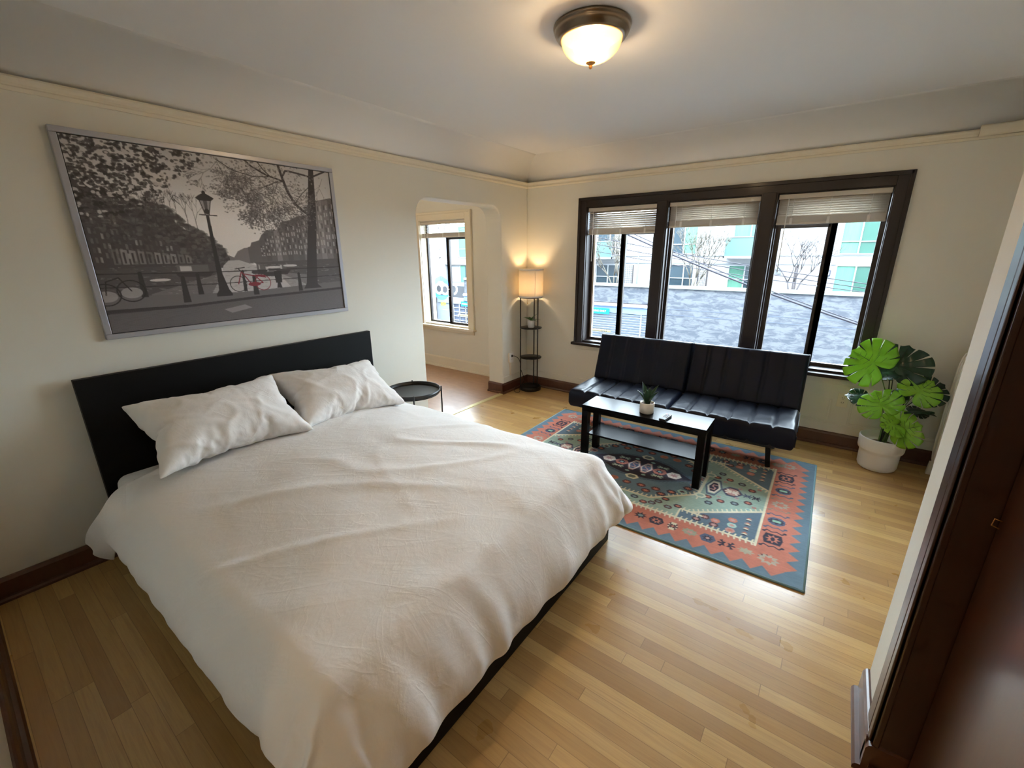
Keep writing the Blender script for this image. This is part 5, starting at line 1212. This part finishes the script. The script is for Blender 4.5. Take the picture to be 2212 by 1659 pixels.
AB(MB().box(2.37, 2.53, 17.95, 18.05, .55, .79), 'wall_lamp', M['pole']); AB(MB().box(2.41, 2.49, 17.93, 17.96, .60, .74), 'lamp_glass', M['wframe'])
AB(MB().box(1.30, 1.42, 17.6, 17.8, -.35, .95), 'post', M['bark']); AB(MB().box(.60, .80, 17.98, 18.05, .62, .88), 'meter_box', M['facade2'])
# the wing seen through the archway window
wb = thing('bay_window_building', 'white bay-windowed apartment wing seen through the archway window', 'building', (-19, 18, -3.4))
def WB(mb, name, m, par=None): mb.v = [(x+19, y-18, z+3.4) for x, y, z in mb.v]; return mb.build(name, m, par or wb)
WB(MB().box(-24, -16.9, 18.05, 26, -1.55, 3.4), 'facade', M['facade']); WB(MB().box(-24, -18.9, 18.2, 26, -3.4, -1.55), 'recess', M['facade2']); WB(MB().box(-18.9, -15.9, 17.9, 26, -3.4, -1.66), 'lower_wall', M['facade2'])
WB(MB().box(-20.35, -19.35, 17.6, 18.05, -1.80, 3.4), 'bay', M['wframe'])
for z0, z1 in ((1.24, 3.2), (-.82, .72), (-1.36, -.90)):
    f = WB(MB().box(-20.25, -20.19, 17.55, 17.62, z0, z1).box(-19.47, -19.41, 17.55, 17.62, z0, z1).box(-20.25, -19.41, 17.55, 17.62, z0, z0+.05).box(-20.25, -19.41, 17.55, 17.62, z1-.05, z1).box(-20.25, -19.41, 17.55, 17.62, z0+(z1-z0)*.28, z0+(z1-z0)*.28+.05), 'window', M['wframe'])
    WB(MB().box(-20.2, -19.45, 17.585, 17.6, z0+.02, z1-.02), 'pane', M['curtain'], f)
for z0, z1 in ((1.24, 3.2), (-.66, .75)):
    f = WB(MB().box(-18.08, -18.02, 17.98, 18.06, z0, z1).box(-17.2, -17.14, 17.98, 18.06, z0, z1).box(-18.08, -17.14, 17.98, 18.06, z0, z0+.05).box(-18.08, -17.14, 17.98, 18.06, 1.78, 1.83) if z0 > 0 else MB().box(-18.02, -17.96, 17.98, 18.06, z0, z1).box(-17.2, -17.14, 17.98, 18.06, z0, z1).box(-18.02, -17.14, 17.98, 18.06, z0, z0+.05), 'window', M['wframe'])
    WB(MB().box(-18.03, -17.55, 18.0, 18.02, z0+.02, z1-.02), 'pane', M['curtain'], f); WB(MB().box(-17.55, -17.2, 18.0, 18.02, z0+.02, z1-.02), 'pane', M['dglass'] if z0 < 0 else M['curtain'], f)
WB(MB().box(-19.2, -18.84, 17.98, 18.06, -1.5, 3.5), 'grey_column', M['facade2']); WB(MB().box(-19.3, -16.9, 17.9, 18.06, .80, 1.18), 'floor_band', M['wframe']); WB(MB().box(-20.4, -16.9, 17.85, 18.06, -1.78, -1.55), 'base_band', M['facade2'])
tag(MB().box(-.6, .6, 0, .8, 0, 7).build('beige_building', M['beige']), 'beige block corner at the left edge of the archway window view', 'building').location = (-18.20, 14.9, -3.4)
tag(MB().tube([(0, 0, 0), (-.02, 0, 7.5)], .13, 14).build('utility_pole', M['pole']), 'dark wooden utility pole seen through the archway window', 'pole').location = (-17.32, 14.75, -3.4)
# bare trees
def tree(name, base, H, spread, label, seed, m, nt=3, lean=0, tw=1.0):
    r = random.Random(seed); mb = MB()
    def br(p, d, L_, t, k):
        q = p+d*L_; mid = (p+q)/2+Vector((r.uniform(-.06, .06)*L_, r.uniform(-.1, .1)*L_, 0)); mb.tube([p, mid, q], t, 5 if k > 2 else 4, rr=[t, t*.88, t*.76])
        if k == 0: return
        for _ in range(3 if r.random() < .45 else 2):
            e = (d+Vector((r.uniform(-1, 1)*spread, r.uniform(-1, 1)*spread*.8, r.uniform(-.15, .42)))).normalized(); br(q, e, L_*r.uniform(.66, .86), t*.68, k-1)
    for k in range(nt):
        a = (k-(nt-1)/2)/max(1, nt); br(Vector((a*.12, 0, 0)), Vector((a*.75+lean, r.uniform(-.2, .2), 1)).normalized(), H*.31, .040*tw, 6)
    o = mb.build(name, m); o.location = base; tag(o, label, 'tree', 'bare trees behind the street wall'); return o
tree('bare_tree', (-2.37, 16.5, -.34), 2.5, .50, 'bare branching tree behind the middle pane of the big window', 4, M['barkl'], 3, .10)
tree('bare_tree', (1.45, 16.5, -.34), 2.35, .62, 'rounded bare tree behind the right pane of the big window', 9, M['bark'], 3, -.02)
tree('bare_tree', (-6.13, 16.5, -.34), 2.5, .55, 'bare tree behind the left pane of the big window', 14, M['barkl'], 3, -.1)
# overhead cables
def cable(p, q, r_, sag, label, n=24):
    p, q = Vector(p), Vector(q); pts = [p.lerp(q, k/n)-Vector((0, 0, sag*4*(k/n)*(1-k/n))) for k in range(n+1)]
    o = MB().tube(pts, r_, 6).build('overhead_cable', M['wire']); return tag(o, label, 'cable', 'overhead cables across the street')
cable((-2.9, 8, 2.38), (4.6, 8, -.36), .024, .16, 'thick overhead cable sloping down across all panes, lower strand')
cable((-2.9, 8.1, 2.46), (4.6, 8.1, -.34), .012, .15, 'thin cable running just above the thick sloping one')
cable((-6, 8.2, 2.62), (5.5, 8.2, .58), .010, .16, 'topmost of the gently sloping thin cables')
cable((-6, 8.2, 2.35), (5.5, 8.2, .50), .010, .13, 'second gently sloping thin cable from the top')
cable((-6, 8.4, 2.1), (5.5, 8.4, .46), .009, .16, 'lowest of the gently sloping thin cables')
